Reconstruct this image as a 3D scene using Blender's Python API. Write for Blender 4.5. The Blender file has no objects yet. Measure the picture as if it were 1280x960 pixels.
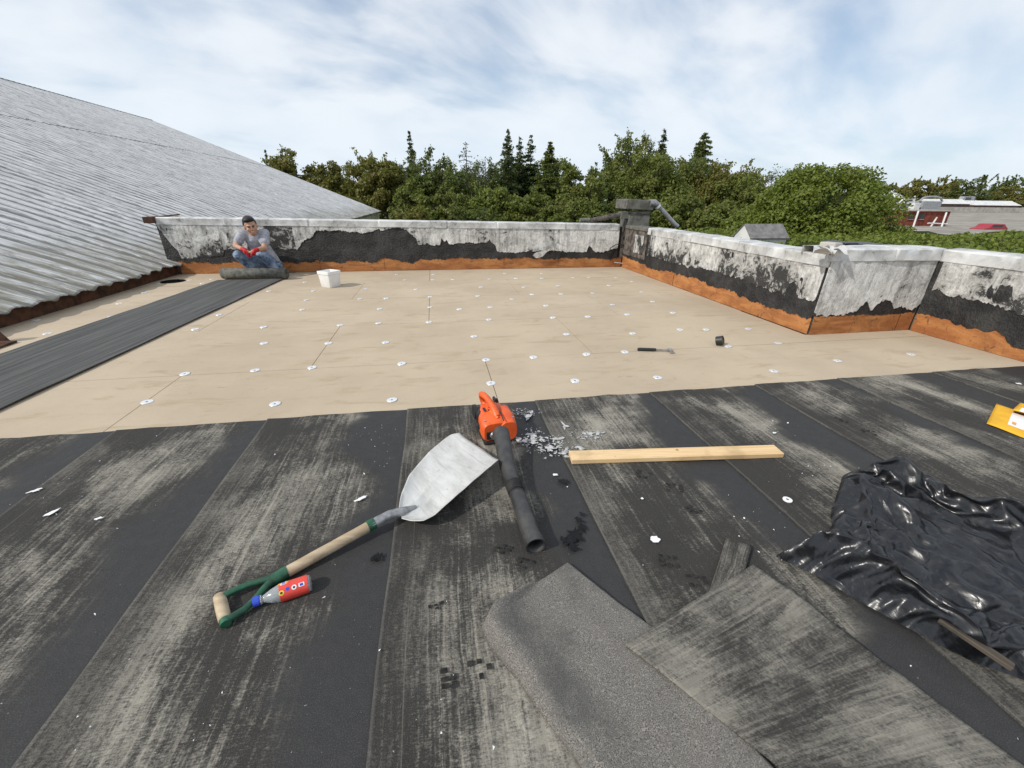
import bpy, bmesh, math, random
import numpy as np
from mathutils import Vector, Matrix, noise as mn
R_ = math.radians
scn = bpy.context.scene
COL = scn.collection
rng = np.random.default_rng(7)
random.seed(7)

# ------------------------------------------------------------------ camera
F_PX, CAM_H = 510.0, 1.3
_d1 = np.array([540-640, 247-480, F_PX]); _d1 /= np.linalg.norm(_d1)
_v2 = np.array([3793-640, 286-480, F_PX]); _v2 /= np.linalg.norm(_v2)
_v2 = _v2 - _d1*np.dot(_v2, _d1); _v2 /= np.linalg.norm(_v2)
_up = np.cross(_v2, _d1)
if _up[1] > 0: _up = -_up
RW = np.stack([_v2, _d1, _up])                    # world axes in camera coordinates
cam = bpy.data.cameras.new('camera'); cam_o = bpy.data.objects.new('camera', cam); COL.objects.link(cam_o)
cam.sensor_fit = 'HORIZONTAL'; cam.sensor_width = 36; cam.lens = F_PX/1280*36
cam.clip_start = 0.02; cam.clip_end = 3000
cx, cy, cz = RW[:, 0], -RW[:, 1], -RW[:, 2]
cam_o.matrix_world = Matrix(((cx[0], cy[0], cz[0], 0), (cx[1], cy[1], cz[1], 0), (cx[2], cy[2], cz[2], CAM_H), (0, 0, 0, 1)))
scn.camera = cam_o
def ray(px, py): return RW @ np.array([px-640, py-480, F_PX])
def gp(px, py, z=0.0):
    v = ray(px, py); t = (z-CAM_H)/v[2]; return Vector((v[0]*t, v[1]*t, z))
def atY(px, py, Y):
    v = ray(px, py); t = Y/v[1]; return Vector((v[0]*t, Y, CAM_H+v[2]*t))
def atX(px, py, X):
    v = ray(px, py); t = X/v[0]; return Vector((X, v[1]*t, CAM_H+v[2]*t))

# ------------------------------------------------------------------ sun, sky, exposure
SUN_EL, SUN_PHI = R_(39), R_(19)
s_vec = Vector((-math.cos(SUN_EL)*math.cos(SUN_PHI), -math.cos(SUN_EL)*math.sin(SUN_PHI), math.sin(SUN_EL)))
sun = bpy.data.lights.new('sun', 'SUN'); sun.energy = 3.3; sun.angle = R_(1.2); sun.color = (1, .95, .87)
sun_o = bpy.data.objects.new('sun', sun); COL.objects.link(sun_o)
sun_o.rotation_euler = s_vec.to_track_quat('Z', 'Y').to_euler()
scn.view_settings.view_transform = 'Standard'; scn.view_settings.look = 'None'
scn.view_settings.exposure = 0.0; scn.view_settings.gamma = 1.0

class NT:
    def __init__(s, nt): s.nt = nt
    def n(s, t, **kw):
        nd = s.nt.nodes.new(t)
        for k, v in kw.items():
            if k.startswith('_'): setattr(nd, k[1:], v)
            else:
                key = int(k[1:]) if (k[0] == 'i' and k[1:].isdigit()) else k.replace('__', ' ')
                s.set(nd.inputs[key], v)
        return nd
    def set(s, inp, v):
        if isinstance(v, bpy.types.Node): s.nt.links.new(v.outputs[0], inp)
        elif isinstance(v, bpy.types.NodeSocket): s.nt.links.new(v, inp)
        else:
            if inp.type == 'RGBA' and len(v) == 3: v = (*v, 1)
            inp.default_value = v
    def math(s, op, a, b=0.0, c=0.0, clamp=False):
        nd = s.nt.nodes.new('ShaderNodeMath'); nd.operation = op; nd.use_clamp = clamp
        s.set(nd.inputs[0], a); s.set(nd.inputs[1], b); s.set(nd.inputs[2], c); return nd
    def mix(s, f, a, b, mode='MIX'):
        nd = s.nt.nodes.new('ShaderNodeMix'); nd.data_type = 'RGBA'; nd.blend_type = mode
        s.set(nd.inputs[0], f); s.set(nd.inputs[6], a); s.set(nd.inputs[7], b); return nd.outputs[2]
    def ss(s, x, lo, hi):
        nd = s.nt.nodes.new('ShaderNodeMapRange'); nd.interpolation_type = 'SMOOTHSTEP'
        s.set(nd.inputs[0], x); s.set(nd.inputs[1], lo); s.set(nd.inputs[2], hi); return nd.outputs[0]
    def noise(s, vec, scale, detail=4, rough=.55, dist=0.0):
        nd = s.n('ShaderNodeTexNoise', Scale=scale, Detail=detail, Roughness=rough, Distortion=dist)
        if vec is not None: s.set(nd.inputs['Vector'], vec)
        return nd.outputs[0]
    def mapv(s, vec, scale=(1, 1, 1), rot=(0, 0, 0), loc=(0, 0, 0)):
        nd = s.n('ShaderNodeMapping'); s.set(nd.inputs[0], vec)
        nd.inputs[1].default_value = loc; nd.inputs[2].default_value = rot; nd.inputs[3].default_value = scale
        return nd.outputs[0]

w = bpy.data.worlds.new('World'); scn.world = w; w.use_nodes = True
t = NT(w.node_tree); t.nt.nodes.clear()
sky = t.n('ShaderNodeTexSky', _sky_type='NISHITA', _sun_disc=False, _sun_elevation=SUN_EL,
          _sun_rotation=math.atan2(s_vec.x, s_vec.y), _altitude=0.0, _air_density=1.0, _dust_density=1.2, _ozone_density=1.2)
tc = t.n('ShaderNodeTexCoord')
sep = t.n('ShaderNodeSeparateXYZ'); t.set(sep.inputs[0], tc.outputs['Generated'])
zz = t.math('ADD', t.math('MAXIMUM', sep.outputs[2], 0.0), 0.36)
cmb = t.n('ShaderNodeCombineXYZ', X=t.math('DIVIDE', sep.outputs[0], zz), Y=t.math('DIVIDE', sep.outputs[1], zz), Z=0.0)
cv = t.mapv(cmb.outputs[0], (1, 1, 1), (0, 0, R_(-24)), (3.1, 1.7, 0))
warp = t.noise(cv, .9, 4, .5)
cv2 = t.n('ShaderNodeVectorMath', _operation='ADD'); t.set(cv2.inputs[0], t.mapv(cv, (.95, 1.15, 1))); t.set(cv2.inputs[1], t.n('ShaderNodeCombineXYZ', X=t.math('MULTIPLY', warp, .55), Y=t.math('MULTIPLY', warp, .35)).outputs[0])
big = t.noise(cv2.outputs[0], 1.25, 3, .5)
fine = t.noise(t.mapv(cv2.outputs[0], (1.3, 1.7, 1)), 2.0, 7, .52, .12)
wisp = t.noise(t.mapv(cv2.outputs[0], (1.0, 3.4, 1), (0, 0, R_(14))), 2.6, 6, .55, .15)
dens = t.math('ADD', t.math('MULTIPLY', big, .62), t.math('ADD', t.math('MULTIPLY', fine, .40), t.math('MULTIPLY', wisp, .06)))
cover = t.ss(dens, .36, .58)
thick = t.ss(t.math('ADD', t.math('MULTIPLY', fine, .55), t.math('MULTIPLY', t.noise(cv, 1.5, 5, .5), .45)), .36, .62)
skyc = t.mix(0.35, sky.outputs[0], (4.9, 6.3, 8.3))
ccol = t.mix(thick, (6.5, 7.2, 8.0), (7.9, 8.2, 8.6))
allc = t.mix(t.math('MULTIPLY', cover, .9), skyc, ccol)
low = t.ss(sep.outputs[2], 0.30, 0.0)
allc = t.mix(t.math('MULTIPLY', low, .45), allc, (6.7, 7.8, 8.8))
bg = t.n('ShaderNodeBackground', Color=allc, Strength=0.116)
t.nt.links.new(bg.outputs[0], t.n('ShaderNodeOutputWorld').inputs[0])

# ------------------------------------------------------------------ material helpers
def newmat(name):
    m = bpy.data.materials.new(name); m.use_nodes = True
    t = NT(m.node_tree); t.nt.nodes.clear()
    out = t.n('ShaderNodeOutputMaterial'); b = t.n('ShaderNodeBsdfPrincipled')
    t.nt.links.new(b.outputs[0], out.inputs[0])
    t.b = b; t.out = out; return m, t
def bump(t, hgt, strength=.3, dist=.01):
    bp = t.n('ShaderNodeBump', Strength=strength, Distance=dist); t.set(bp.inputs['Height'], hgt); t.set(t.b.inputs['Normal'], bp.outputs[0])
def simple(name, col, rough=.6, metal=0.0, var=.25, scale=12, bmp=.15, spec=.4, col2=None):
    m, t = newmat(name)
    c = t.n('ShaderNodeTexCoord').outputs['Object']
    nz = t.noise(c, scale, 6, .6)
    c2 = col2 if col2 else tuple(x*(1-var*1.6) for x in col)
    t.set(t.b.inputs['Base Color'], t.mix(t.ss(nz, .35, .68), col, c2))
    t.set(t.b.inputs['Roughness'], t.math('ADD', t.math('MULTIPLY', nz, .25), rough-.12)); t.b.inputs['Metallic'].default_value = metal
    t.b.inputs['Specular IOR Level'].default_value = spec
    if bmp: bump(t, t.noise(c, scale*4, 4), bmp, .004)
    return m
M = {}
def felt_material(name, worn_bias=0.0, selvage=True, tint=(.39, .362, .303)):
    m, t = newmat(name)
    uv = t.n('ShaderNodeUVMap').outputs[0]
    s = t.n('ShaderNodeSeparateXYZ'); t.set(s.inputs[0], uv); u, v = s.outputs[0], s.outputs[1]
    wv = t.n('ShaderNodeVectorMath', _operation='ADD'); t.set(wv.inputs[0], uv)
    wob = t.n('ShaderNodeCombineXYZ', X=t.math('MULTIPLY', t.noise(uv, 2.2, 3), .05), Y=0.0, Z=0.0); t.set(wv.inputs[1], wob.outputs[0]); uw = wv.outputs[0]
    streak = t.noise(t.mapv(uw, (64, 3.6, 1)), 1, 5, .7, .4)
    streak2 = t.noise(t.mapv(uw, (19, 1.5, 1), loc=(3, 5, 0)), 1, 5, .65, .5)
    weave = t.noise(t.mapv(uv, (44, 210, 1)), 1, 3, .7)
    grain = t.noise(uv, 170, 4, .75)
    speckle = t.noise(uv, 60, 4, .7)
    macro = t.noise(t.mapv(uv, (1.7, 1.0, 1), loc=(.3, 8.2, 0)), 1.25, 6, .60, .5)
    patch = t.noise(t.mapv(uv, (1, .55, 1)), 9, 6, .68, .8)
    cross = t.noise(t.mapv(uv, (2.2, 13, 1), loc=(7, 1, 0)), 1, 5, .65, .6)
    comb = t.ss(t.noise(t.mapv(uw, (78, .45, 1), loc=(2, 9, 0)), 1, 3, .6, .1), .50, .70)
    a = t.math('ADD', t.math('MULTIPLY', comb, .15 if selvage else .13), t.math('MULTIPLY', streak, .62))
    for nd, k in ((streak2, .50), (weave, .66), (grain, .62), (speckle, .50), (macro, 1.75), (patch, .52), (cross, .30)): a = t.math('ADD', a, t.math('MULTIPLY', nd, k))
    a = t.math('SUBTRACT', a, .575)
    worn = t.ss(a, 2.03-worn_bias, 2.62-worn_bias)
    if selvage:
        edge = t.noise(t.mapv(uv, (0, 1.35, 0)), 1, 5, .55)
        e2 = t.noise(uv, 8, 5, .65)
        lim = t.math('ADD', t.math('MULTIPLY', edge, -1.05), t.math('MULTIPLY', e2, -.14))
        lim = t.math('ADD', lim, 1.28)
        sm = t.ss(t.math('SUBTRACT', u, lim), -.12, .05)
        fold = t.ss(t.math('ABSOLUTE', t.math('SUBTRACT', u, .085)), .0028, .0)
        lap = t.ss(u, .012, .004)
        side = t.ss(u, .22, .05)
        worn = t.math('MULTIPLY', worn, t.math('SUBTRACT', 1.0, t.math('MULTIPLY', side, .55)))
    else:
        sm = t.math('MULTIPLY', 0.0, 1.0); fold = t.math('MULTIPLY', 0.0, 1.0); lap = fold
    worn = t.math('MULTIPLY', worn, t.math('SUBTRACT', 1.0, t.math('MULTIPLY', sm, .93)))
    dark = t.mix(grain, (.018, .0175, .0168), (.052, .049, .0445))
    dark = t.mix(t.ss(patch, .45, .7), dark, (.030, .028, .026))
    sand = t.mix(t.ss(streak2, .35, .65), tint, tuple(x*.70 for x in tint))
    c = t.mix(worn, dark, sand)
    scuff = t.ss(t.noise(t.mapv(uv, (5, 2, 1)), 2.4, 8, .75, .8), .56, .72)
    smooth_c = t.mix(t.noise(uv, 24, 5, .7), (.0175, .0178, .0192), (.040, .039, .0395))
    smooth_c = t.mix(t.math('MULTIPLY', scuff, .42), smooth_c, (.062, .060, .056))
    c = t.mix(t.math('MULTIPLY', sm, .93), c, smooth_c)
    c = t.mix(t.math('MULTIPLY', fold, t.math('MULTIPLY', t.ss(t.noise(uv, 5, 3), .4, .6), .45)), c, (.2, .19, .165))
    c = t.mix(t.math('MULTIPLY', lap, .35), c, (.17, .162, .145))
    gr = t.noise(uv, 330, 2, .8); c = t.mix(t.math('MULTIPLY', t.ss(gr, .50, .72), .30), c, (.21, .20, .18)); c = t.mix(t.math('MULTIPLY', t.ss(gr, .46, .30), .35), c, (.012, .012, .012))
    speck = t.ss(t.noise(uv, 95, 2, .5), .745, .77)
    c = t.mix(t.math('MULTIPLY', speck, .45), c, (.40, .39, .37))
    t.set(t.b.inputs['Base Color'], c)
    t.set(t.b.inputs['Roughness'], t.mix(sm, (.9, .9, .9), t.mix(t.noise(uv, 14, 4), (.48, .48, .48), (.72, .72, .72))))
    t.b.inputs['Specular IOR Level'].default_value = .28
    hh = t.math('ADD', t.math('MULTIPLY', weave, .9), t.math('ADD', grain, t.math('MULTIPLY', streak, .9)))
    hh = t.math('ADD', t.math('MULTIPLY', hh, t.math('SUBTRACT', 1.0, t.math('MULTIPLY', sm, .75))), t.math('MULTIPLY', t.noise(uv, 6, 4), 2.4))
    bump(t, hh, .7, .004)
    return m
M['felt'] = felt_material('weathered_felt')
M['felt_scrap'] = felt_material('felt_offcut', .06, False, (.31, .288, .243))

def m_granule():
    m, t = newmat('grey_granules'); uv = t.n('ShaderNodeTexCoord').outputs['Object']
    g = t.noise(uv, 330, 3, .8); g2 = t.noise(uv, 90, 3, .6); l = t.noise(uv, 5, 4, .6)
    c = t.mix(t.ss(g, .36, .64), (.030, .028, .025), (.32, .298, .265))
    c = t.mix(t.math('MULTIPLY', t.ss(g2, .42, .6), .6), c, (.130, .121, .107))
    c = t.mix(t.math('MULTIPLY', t.ss(l, .48, .68), .6), c, (.075, .073, .07))
    t.set(t.b.inputs['Base Color'], c); t.b.inputs['Roughness'].default_value = .9; bump(t, t.math('ADD', g, t.math('MULTIPLY', l, 1.5)), .8, .003); return m
M['granule'] = m_granule()
M['print_dirt'] = simple('print_dirt', (.036, .035, .033), .9, 0, .4, 60, .2, .2)
def m_roll(name):
    m, t = newmat(name); uv = t.n('ShaderNodeUVMap').outputs[0]
    st = t.noise(t.mapv(uv, (26, .8, 1)), 1, 5, .6); g = t.noise(uv, 190, 3, .7); b_ = t.noise(t.mapv(uv, (2, 1, 1)), 2.2, 5, .6)
    c = t.mix(t.ss(st, .32, .72), (.030, .030, .030), (.100, .098, .094))
    c = t.mix(t.math('MULTIPLY', t.ss(b_, .4, .7), .6), c, (.060, .059, .057)); c = t.mix(t.math('MULTIPLY', t.ss(g, .5, .7), .5), c, (.15, .147, .14))
    t.set(t.b.inputs['Base Color'], c); t.b.inputs['Roughness'].default_value = .85; bump(t, t.math('ADD', g, st), .3, .003); return m
M['roll_top'] = m_roll('new_felt_top')
M['roll_back'] = simple('new_felt_back', (.135, .135, .118), .8, 0, .35, 18, .3)
M['tar'] = simple('bitumen', (.005, .005, .006), .45, 0, .4, 30, .5, .25)
M['bitumen_matt'] = None
def m_bit():
    m, t = newmat('old_bitumen'); c = t.n('ShaderNodeTexCoord').outputs['Object']
    a = t.noise(c, 4.5, 6, .65); f = t.noise(c, 40, 5, .65)
    col = t.mix(t.ss(a, .4, .68), (.010, .010, .0105), (.040, .0385, .037)); col = t.mix(t.math('MULTIPLY', t.ss(f, .62, .72), .5), col, (.11, .105, .10))
    t.set(t.b.inputs['Base Color'], col); t.b.inputs['Roughness'].default_value = .6; bump(t, t.math('ADD', f, t.math('MULTIPLY', a, 2)), .9, .025); return m
M['bitumen_matt'] = m_bit()
def m_flash(name, amount, sx=3.2):
    """old white paint on felt, flaked to black in blotches and runs"""
    m, t = newmat(name); c = t.n('ShaderNodeTexCoord').outputs['Object']
    uv = t.n('ShaderNodeUVMap').outputs[0]; s = t.n('ShaderNodeSeparateXYZ'); t.set(s.inputs[0], uv)
    big = t.noise(c, 1.5, 4, .55, .3); bl = t.noise(t.mapv(c, (sx, sx, 3.2), (R_(20), R_(25), 0)), 1.9, 9, .78, .9); fine = t.noise(c, 30, 8, .75, .4)
    brush = t.noise(t.mapv(c, (26, 26, 5), (R_(28), R_(-32), 0)), 1, 6, .7, .5)
    run = t.noise(t.mapv(c, (21, 21, 1.0)), 1, 5, .65)
    k = t.math('ADD', t.math('MULTIPLY', big, .95), t.math('MULTIPLY', bl, 1.0))
    k = t.math('ADD', k, t.math('MULTIPLY', fine, .34)); k = t.math('ADD', k, t.math('MULTIPLY', brush, .22)); k = t.math('SUBTRACT', k, t.math('MULTIPLY', s.outputs[1], .05))
    flake = t.ss(k, 1.27-amount, 1.32-amount)
    soot = t.ss(t.math('ADD', k, t.math('MULTIPLY', run, .2)), 1.08-amount, 1.46-amount)
    wht = t.mix(t.ss(t.noise(c, 7, 8, .7), .34, .66), (.78, .775, .75), (.56, .555, .53))
    wht = t.mix(t.math('MULTIPLY', t.ss(run, .52, .70), .5), wht, (.26, .25, .235))
    wht = t.mix(t.math('MULTIPLY', t.ss(brush, .5, .66), .35), wht, (.30, .295, .28))
    wht = t.mix(t.math('MULTIPLY', t.ss(fine, .58, .66), .45), wht, (.12, .115, .105))
    wht = t.mix(t.math('MULTIPLY', soot, .8), wht, (.15, .143, .13))
    col = t.mix(flake, wht, t.mix(fine, (.012, .012, .012), (.06, .058, .055)))
    t.set(t.b.inputs['Base Color'], col); t.b.inputs['Roughness'].default_value = .8
    bump(t, t.math('ADD', t.math('MULTIPLY', flake, -1.2), t.math('ADD', t.math('MULTIPLY', fine, .7), t.math('ADD', t.math('MULTIPLY', brush, .8), t.math('MULTIPLY', bl, 1.6)))), .8, .014)
    return m
M['flash_clean'] = m_flash('white_flashing', -.17); M['flash_mid'] = m_flash('worn_flashing', -.13); M['flash_dirty'] = m_flash('stained_flashing', -.03); M['flash_grey'] = m_flash('grey_flashing', -.055)
def m_coping(name='coping_metal', lightness=.66):
    m, t = newmat(name); c = t.n('ShaderNodeTexCoord').outputs['Object']
    a = t.noise(c, 3.0, 7, .65, .4); f = t.noise(c, 22, 6, .7); r = t.noise(t.mapv(c, (9, 9, 1.5)), 1, 4)
    L = lightness
    col = t.mix(t.ss(a, .36, .62), (L, L, L*.985), (L*.62, L*.62, L*.60)); col = t.mix(t.math('MULTIPLY', t.ss(t.math('ADD', f, t.math('MULTIPLY', a, .9)), 1.04, 1.18), .7), col, (.13, .125, .115))
    col = t.mix(t.math('MULTIPLY', t.ss(r, .55, .75), .4), col, (.25, .24, .225))
    t.set(t.b.inputs['Base Color'], col); t.set(t.b.inputs['Roughness'], t.math('ADD', .38, t.math('MULTIPLY', f, .3))); t.b.inputs['Metallic'].default_value = .12
    bump(t, t.math('ADD', a, t.math('MULTIPLY', f, .3)), .35, .02); return m
M['coping'] = m_coping(); M['coping_dull'] = m_coping('coping_dull', .52)
def m_wood(name, c1, c2, sc=1.0, knots=True, axis=0, rough=.7):
    m, t = newmat(name); c = t.n('ShaderNodeTexCoord').outputs['Object']
    st = [14*sc]*3; st[axis] = 1.0*sc
    a = t.noise(t.mapv(c, st), 1, 6, .6, .8); b_ = t.noise(c, 3*sc, 5, .6)
    st2 = [70*sc]*3; st2[axis] = 3*sc
    f = t.noise(t.mapv(c, st2), 1, 4, .6)
    col = t.mix(t.ss(a, .34, .66), c1, c2); col = t.mix(t.math('MULTIPLY', t.ss(b_, .5, .72), .55), col, tuple(x*.55 for x in c2))
    col = t.mix(t.math('MULTIPLY', t.ss(f, .55, .75), .35), col, tuple(x*.5 for x in c2))
    if knots:
        k = t.ss(t.noise(t.mapv(c, (9*sc, 9*sc, 9*sc), loc=(1, 4, 2)), 1, 1), .74, .80); col = t.mix(t.math('MULTIPLY', k, .8), col, tuple(x*.28 for x in c2))
    t.set(t.b.inputs['Base Color'], col); t.b.inputs['Roughness'].default_value = rough; bump(t, t.math('ADD', a, f), .25, .004); return m
def m_ply(name, ax):
    m, t = newmat(name); c = t.n('ShaderNodeTexCoord').outputs['Object']; sc = [9, 9, 9]; sc[ax] = 2.2
    a = t.noise(t.mapv(c, sc), 1, 7, .68, .9); b_ = t.noise(c, 2.6, 5, .65); f = t.noise(c, 60, 5, .7); k = t.noise(c, 11, 6, .75, .6)
    col = t.mix(t.ss(a, .33, .66), (.47, .205, .064), (.29, .100, .028)); col = t.mix(t.math('MULTIPLY', t.ss(b_, .48, .7), .5), col, (.20, .07, .02))
    col = t.mix(t.math('MULTIPLY', t.ss(k, .56, .68), .75), col, (.085, .035, .016)); col = t.mix(t.math('MULTIPLY', t.ss(f, .55, .7), .4), col, (.50, .27, .12))
    t.set(t.b.inputs['Base Color'], col); t.b.inputs['Roughness'].default_value = .78; bump(t, t.math('ADD', t.math('MULTIPLY', k, 1.5), f), .6, .008); return m
M['ply_x'] = m_ply('orange_plywood', 0)
M['ply_y'] = m_ply('orange_plywood_side', 1)
M['pine'] = m_wood('pine', (.74, .54, .31), (.64, .43, .21), 1.6, True, 0)
M['ash'] = m_wood('ash_handle', (.50, .40, .27), (.36, .27, .17), 2.2, False, 0, .62)
M['grey_wood'] = m_wood('weathered_lath', (.085, .068, .050), (.035, .028, .021), 2.5, False, 1)
def m_board():
    m, t = newmat('fibre_board'); c = t.n('ShaderNodeTexCoord').outputs['Object']
    a = t.noise(c, .9, 5, .6); f = t.noise(c, 55, 4, .7); st = t.noise(t.mapv(c, (2.2, 7, 1)), 1, 6, .65, .8); sp = t.noise(c, 130, 2, .6)
    rnd = t.n('ShaderNodeObjectInfo').outputs['Random']
    col = t.mix(t.ss(a, .3, .7), (.490, .406, .302), (.405, .330, .244)); col = t.mix(t.math('MULTIPLY', rnd, .30), col, (.45, .365, .26))
    col = t.mix(t.math('MULTIPLY', t.ss(f, .45, .7), .16), col, (.36, .28, .19))
    col = t.mix(t.math('MULTIPLY', t.ss(st, .53, .68), .62), col, (.355, .275, .185))
    col = t.mix(t.math('MULTIPLY', t.ss(t.math('ADD', st, t.math('MULTIPLY', f, .5)), .97, 1.04), .6), col, (.22, .165, .11))
    sm_ = t.noise(t.mapv(c, (3, 6, 1), (0, 0, R_(12))), 1.6, 8, .78, 1.0); mk = t.noise(c, .8, 3, .5)
    col = t.mix(t.math('MULTIPLY', t.math('MULTIPLY', t.ss(sm_, .57, .68), t.ss(mk, .46, .6)), .65), col, (.27, .205, .14))
    sc_ = t.noise(t.mapv(c, (1.2, 34, 1), (0, 0, R_(35))), 1, 4, .6, .2); col = t.mix(t.math('MULTIPLY', t.math('MULTIPLY', t.ss(sc_, .70, .73), t.ss(mk, .55, .45)), .5), col, (.68, .60, .48))
    col = t.mix(t.math('MULTIPLY', t.ss(sp, .68, .73), .5), col, (.22, .165, .11))
    t.set(t.b.inputs['Base Color'], col); t.b.inputs['Roughness'].default_value = .88; t.b.inputs['Specular IOR Level'].default_value = .2; bump(t, t.math('ADD', f, sp), .2, .003); return m
M['board'] = m_board()
def m_roof():
    m, t = newmat('corrugated_sheet'); c = t.n('ShaderNodeTexCoord').outputs['Object']
    s = t.n('ShaderNodeSeparateXYZ'); t.set(s.inputs[0], c)
    st = t.noise(t.mapv(c, (.7, 15, .7)), 1, 7, .72, .3); st2 = t.noise(t.mapv(c, (3.2, 26, 3.2)), 1, 5, .7, .4); b_ = t.noise(c, .55, 6, .6); mid = t.noise(t.mapv(c, (1, 3.4, 1)), 1.3, 6, .7, .5)
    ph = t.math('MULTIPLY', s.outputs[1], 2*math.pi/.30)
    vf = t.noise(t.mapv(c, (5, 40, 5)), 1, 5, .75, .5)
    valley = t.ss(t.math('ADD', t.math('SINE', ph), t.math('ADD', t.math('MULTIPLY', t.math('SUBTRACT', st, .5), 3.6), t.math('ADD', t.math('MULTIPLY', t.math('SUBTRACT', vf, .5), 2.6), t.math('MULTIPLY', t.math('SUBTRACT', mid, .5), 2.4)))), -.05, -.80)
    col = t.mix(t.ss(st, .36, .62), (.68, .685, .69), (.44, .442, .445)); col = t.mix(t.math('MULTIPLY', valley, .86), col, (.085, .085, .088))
    col = t.mix(t.math('MULTIPLY', t.ss(st2, .52, .64), .65), col, (.15, .148, .145))
    col = t.mix(t.math('MULTIPLY', t.ss(mid, .54, .72), .45), col, (.20, .195, .185))
    col = t.mix(t.math('MULTIPLY', t.ss(t.math('ADD', st2, t.math('MULTIPLY', st, .6)), .98, 1.06), .9), col, (.045, .045, .047))
    moss = t.math('MULTIPLY', t.ss(t.math('ADD', s.outputs[0], t.math('MULTIPLY', b_, 2.2)), -5.0, -3.6), t.ss(st2, .36, .56))
    col = t.mix(t.math('MULTIPLY', moss, .7), col, (.17, .155, .10)); col = t.mix(t.math('MULTIPLY', t.ss(b_, .5, .7), .25), col, (.30, .295, .27))
    t.set(t.b.inputs['Base Color'], col); t.b.inputs['Roughness'].default_value = .66; t.b.inputs['Specular IOR Level'].default_value = .35
    bump(t, t.math('ADD', st2, st), .4, .012)
    return m
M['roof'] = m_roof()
M['rust'] = simple('rusty_steel', (.105, .045, .022), .75, 0, .5, 9, .4, .3, (.03, .016, .011))
M['concrete'] = simple('mossy_concrete', (.17, .165, .145), .85, 0, .35, 9, .4, .3, (.085, .082, .07))
M['masonry'] = simple('dark_masonry', (.16, .135, .115), .9, 0, .5, 10, .5, .3, (.035, .032, .03))
M['plate'] = simple('galvanised_plate', (.74, .76, .78), .35, .25, .08, 40, .05)
M['white_plastic'] = simple('white_plastic', (.82, .82, .81), .4, 0, .05, 8, .03)
M['alu'] = None
def m_alu():
    m, t = newmat('worn_aluminium'); uv = t.n('ShaderNodeUVMap').outputs[0]
    a = t.noise(t.mapv(uv, (6, 2.5, 1)), 1.4, 7, .7, .3); sc = t.noise(t.mapv(uv, (60, 3, 1)), 1, 3, .6); f = t.noise(uv, 30, 6, .75)
    col = t.mix(t.ss(a, .35, .68), (.66, .655, .63), (.45, .445, .42)); col = t.mix(t.math('MULTIPLY', t.ss(sc, .56, .7), .4), col, (.30, .29, .27))
    col = t.mix(t.math('MULTIPLY', t.ss(f, .60, .70), .6), col, (.22, .21, .19))
    t.set(t.b.inputs['Base Color'], col); t.b.inputs['Metallic'].default_value = .25; t.set(t.b.inputs['Roughness'], t.math('ADD', .35, t.math('MULTIPLY', f, .3))); bump(t, t.math('ADD', a, f), .25, .006); return m
M['alu'] = m_alu()
M['steel'] = simple('dull_steel', (.36, .36, .37), .42, .5, .3, 30, .1)
M['green'] = simple('green_paint', (.022, .115, .062), .42, 0, .35, 20, .12, .5)
M['orange'] = simple('orange_plastic', (.80, .125, .022), .42, 0, .15, 14, .05, .5, (.62, .085, .018))
M['black_plastic'] = simple('black_plastic', (.020, .020, .021), .42, 0, .2, 20, .08, .5)
M['tube'] = simple('black_tube', (.028, .028, .030), .46, 0, .3, 16, .1, .5, (.06, .058, .055))
M['bag'] = None
def m_bag():
    m, t = newmat('black_polythene'); c = t.n('ShaderNodeTexCoord').outputs['Object']
    dst = t.noise(c, 14, 7, .75); w_ = t.noise(c, 5, 3, .5)
    cw = t.n('ShaderNodeVectorMath', _operation='ADD'); t.set(cw.inputs[0], c); t.set(cw.inputs[1], t.n('ShaderNodeCombineXYZ', X=t.math('MULTIPLY', w_, .09), Y=t.math('MULTIPLY', w_, -.07), Z=0.0).outputs[0])
    def facets(sc, rot, asp):          # flat tilted facets meeting in creases
        vec = t.mapv(cw.outputs[0], (1, asp, .6), (0, 0, rot)); vo = t.n('ShaderNodeTexVoronoi', _feature='F1', Scale=sc); t.set(vo.inputs['Vector'], vec)
        d = t.n('ShaderNodeVectorMath', _operation='SUBTRACT'); t.set(d.inputs[0], vec); t.set(d.inputs[1], vo.outputs['Position'])
        cdir = t.n('ShaderNodeVectorMath', _operation='SUBTRACT'); t.set(cdir.inputs[0], vo.outputs['Color']); cdir.inputs[1].default_value = (.5, .5, .5)
        dt = t.n('ShaderNodeVectorMath', _operation='DOT_PRODUCT'); t.set(dt.inputs[0], d.outputs[0]); t.set(dt.inputs[1], cdir.outputs[0]); return dt.outputs['Value']
    h = t.math('ADD', t.math('MULTIPLY', facets(6.5, R_(-50), .45), 1.0), t.math('ADD', t.math('MULTIPLY', facets(15, R_(25), .5), .8), t.math('MULTIPLY', facets(34, R_(-70), .6), .3)))
    t.set(t.b.inputs['Base Color'], t.mix(t.ss(dst, .5, .72), (.0075, .008, .0100), (.034, .034, .034))); t.set(t.b.inputs['Roughness'], t.math("ADD", .15, t.math("MULTIPLY", dst, .32))); t.b.inputs['Specular IOR Level'].default_value = .6
    h = t.math('ADD', h, t.math('MULTIPLY', t.math('ABSOLUTE', t.math('SUBTRACT', t.noise(t.mapv(cw.outputs[0], (26, 5, 8), (0, 0, R_(-38))), 1, 3, .5, .4), .5)), .014))
    bump(t, h, .5, .9)
    return m
M['bag'] = m_bag()
M['yellow'] = simple('yellow_paper', (.78, .42, .02), .6, 0, .1, 10, .12)
M['paper'] = simple('white_label', (.78, .78, .78), .55, 0, .04, 10, .03)
M['dust'] = simple('plaster_dust', (.52, .52, .52), .9, 0, .3, 40, .1, .2)
M['ink'] = simple('dark_ink', (.05, .05, .06), .6, 0, .1, 10, 0)
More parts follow.
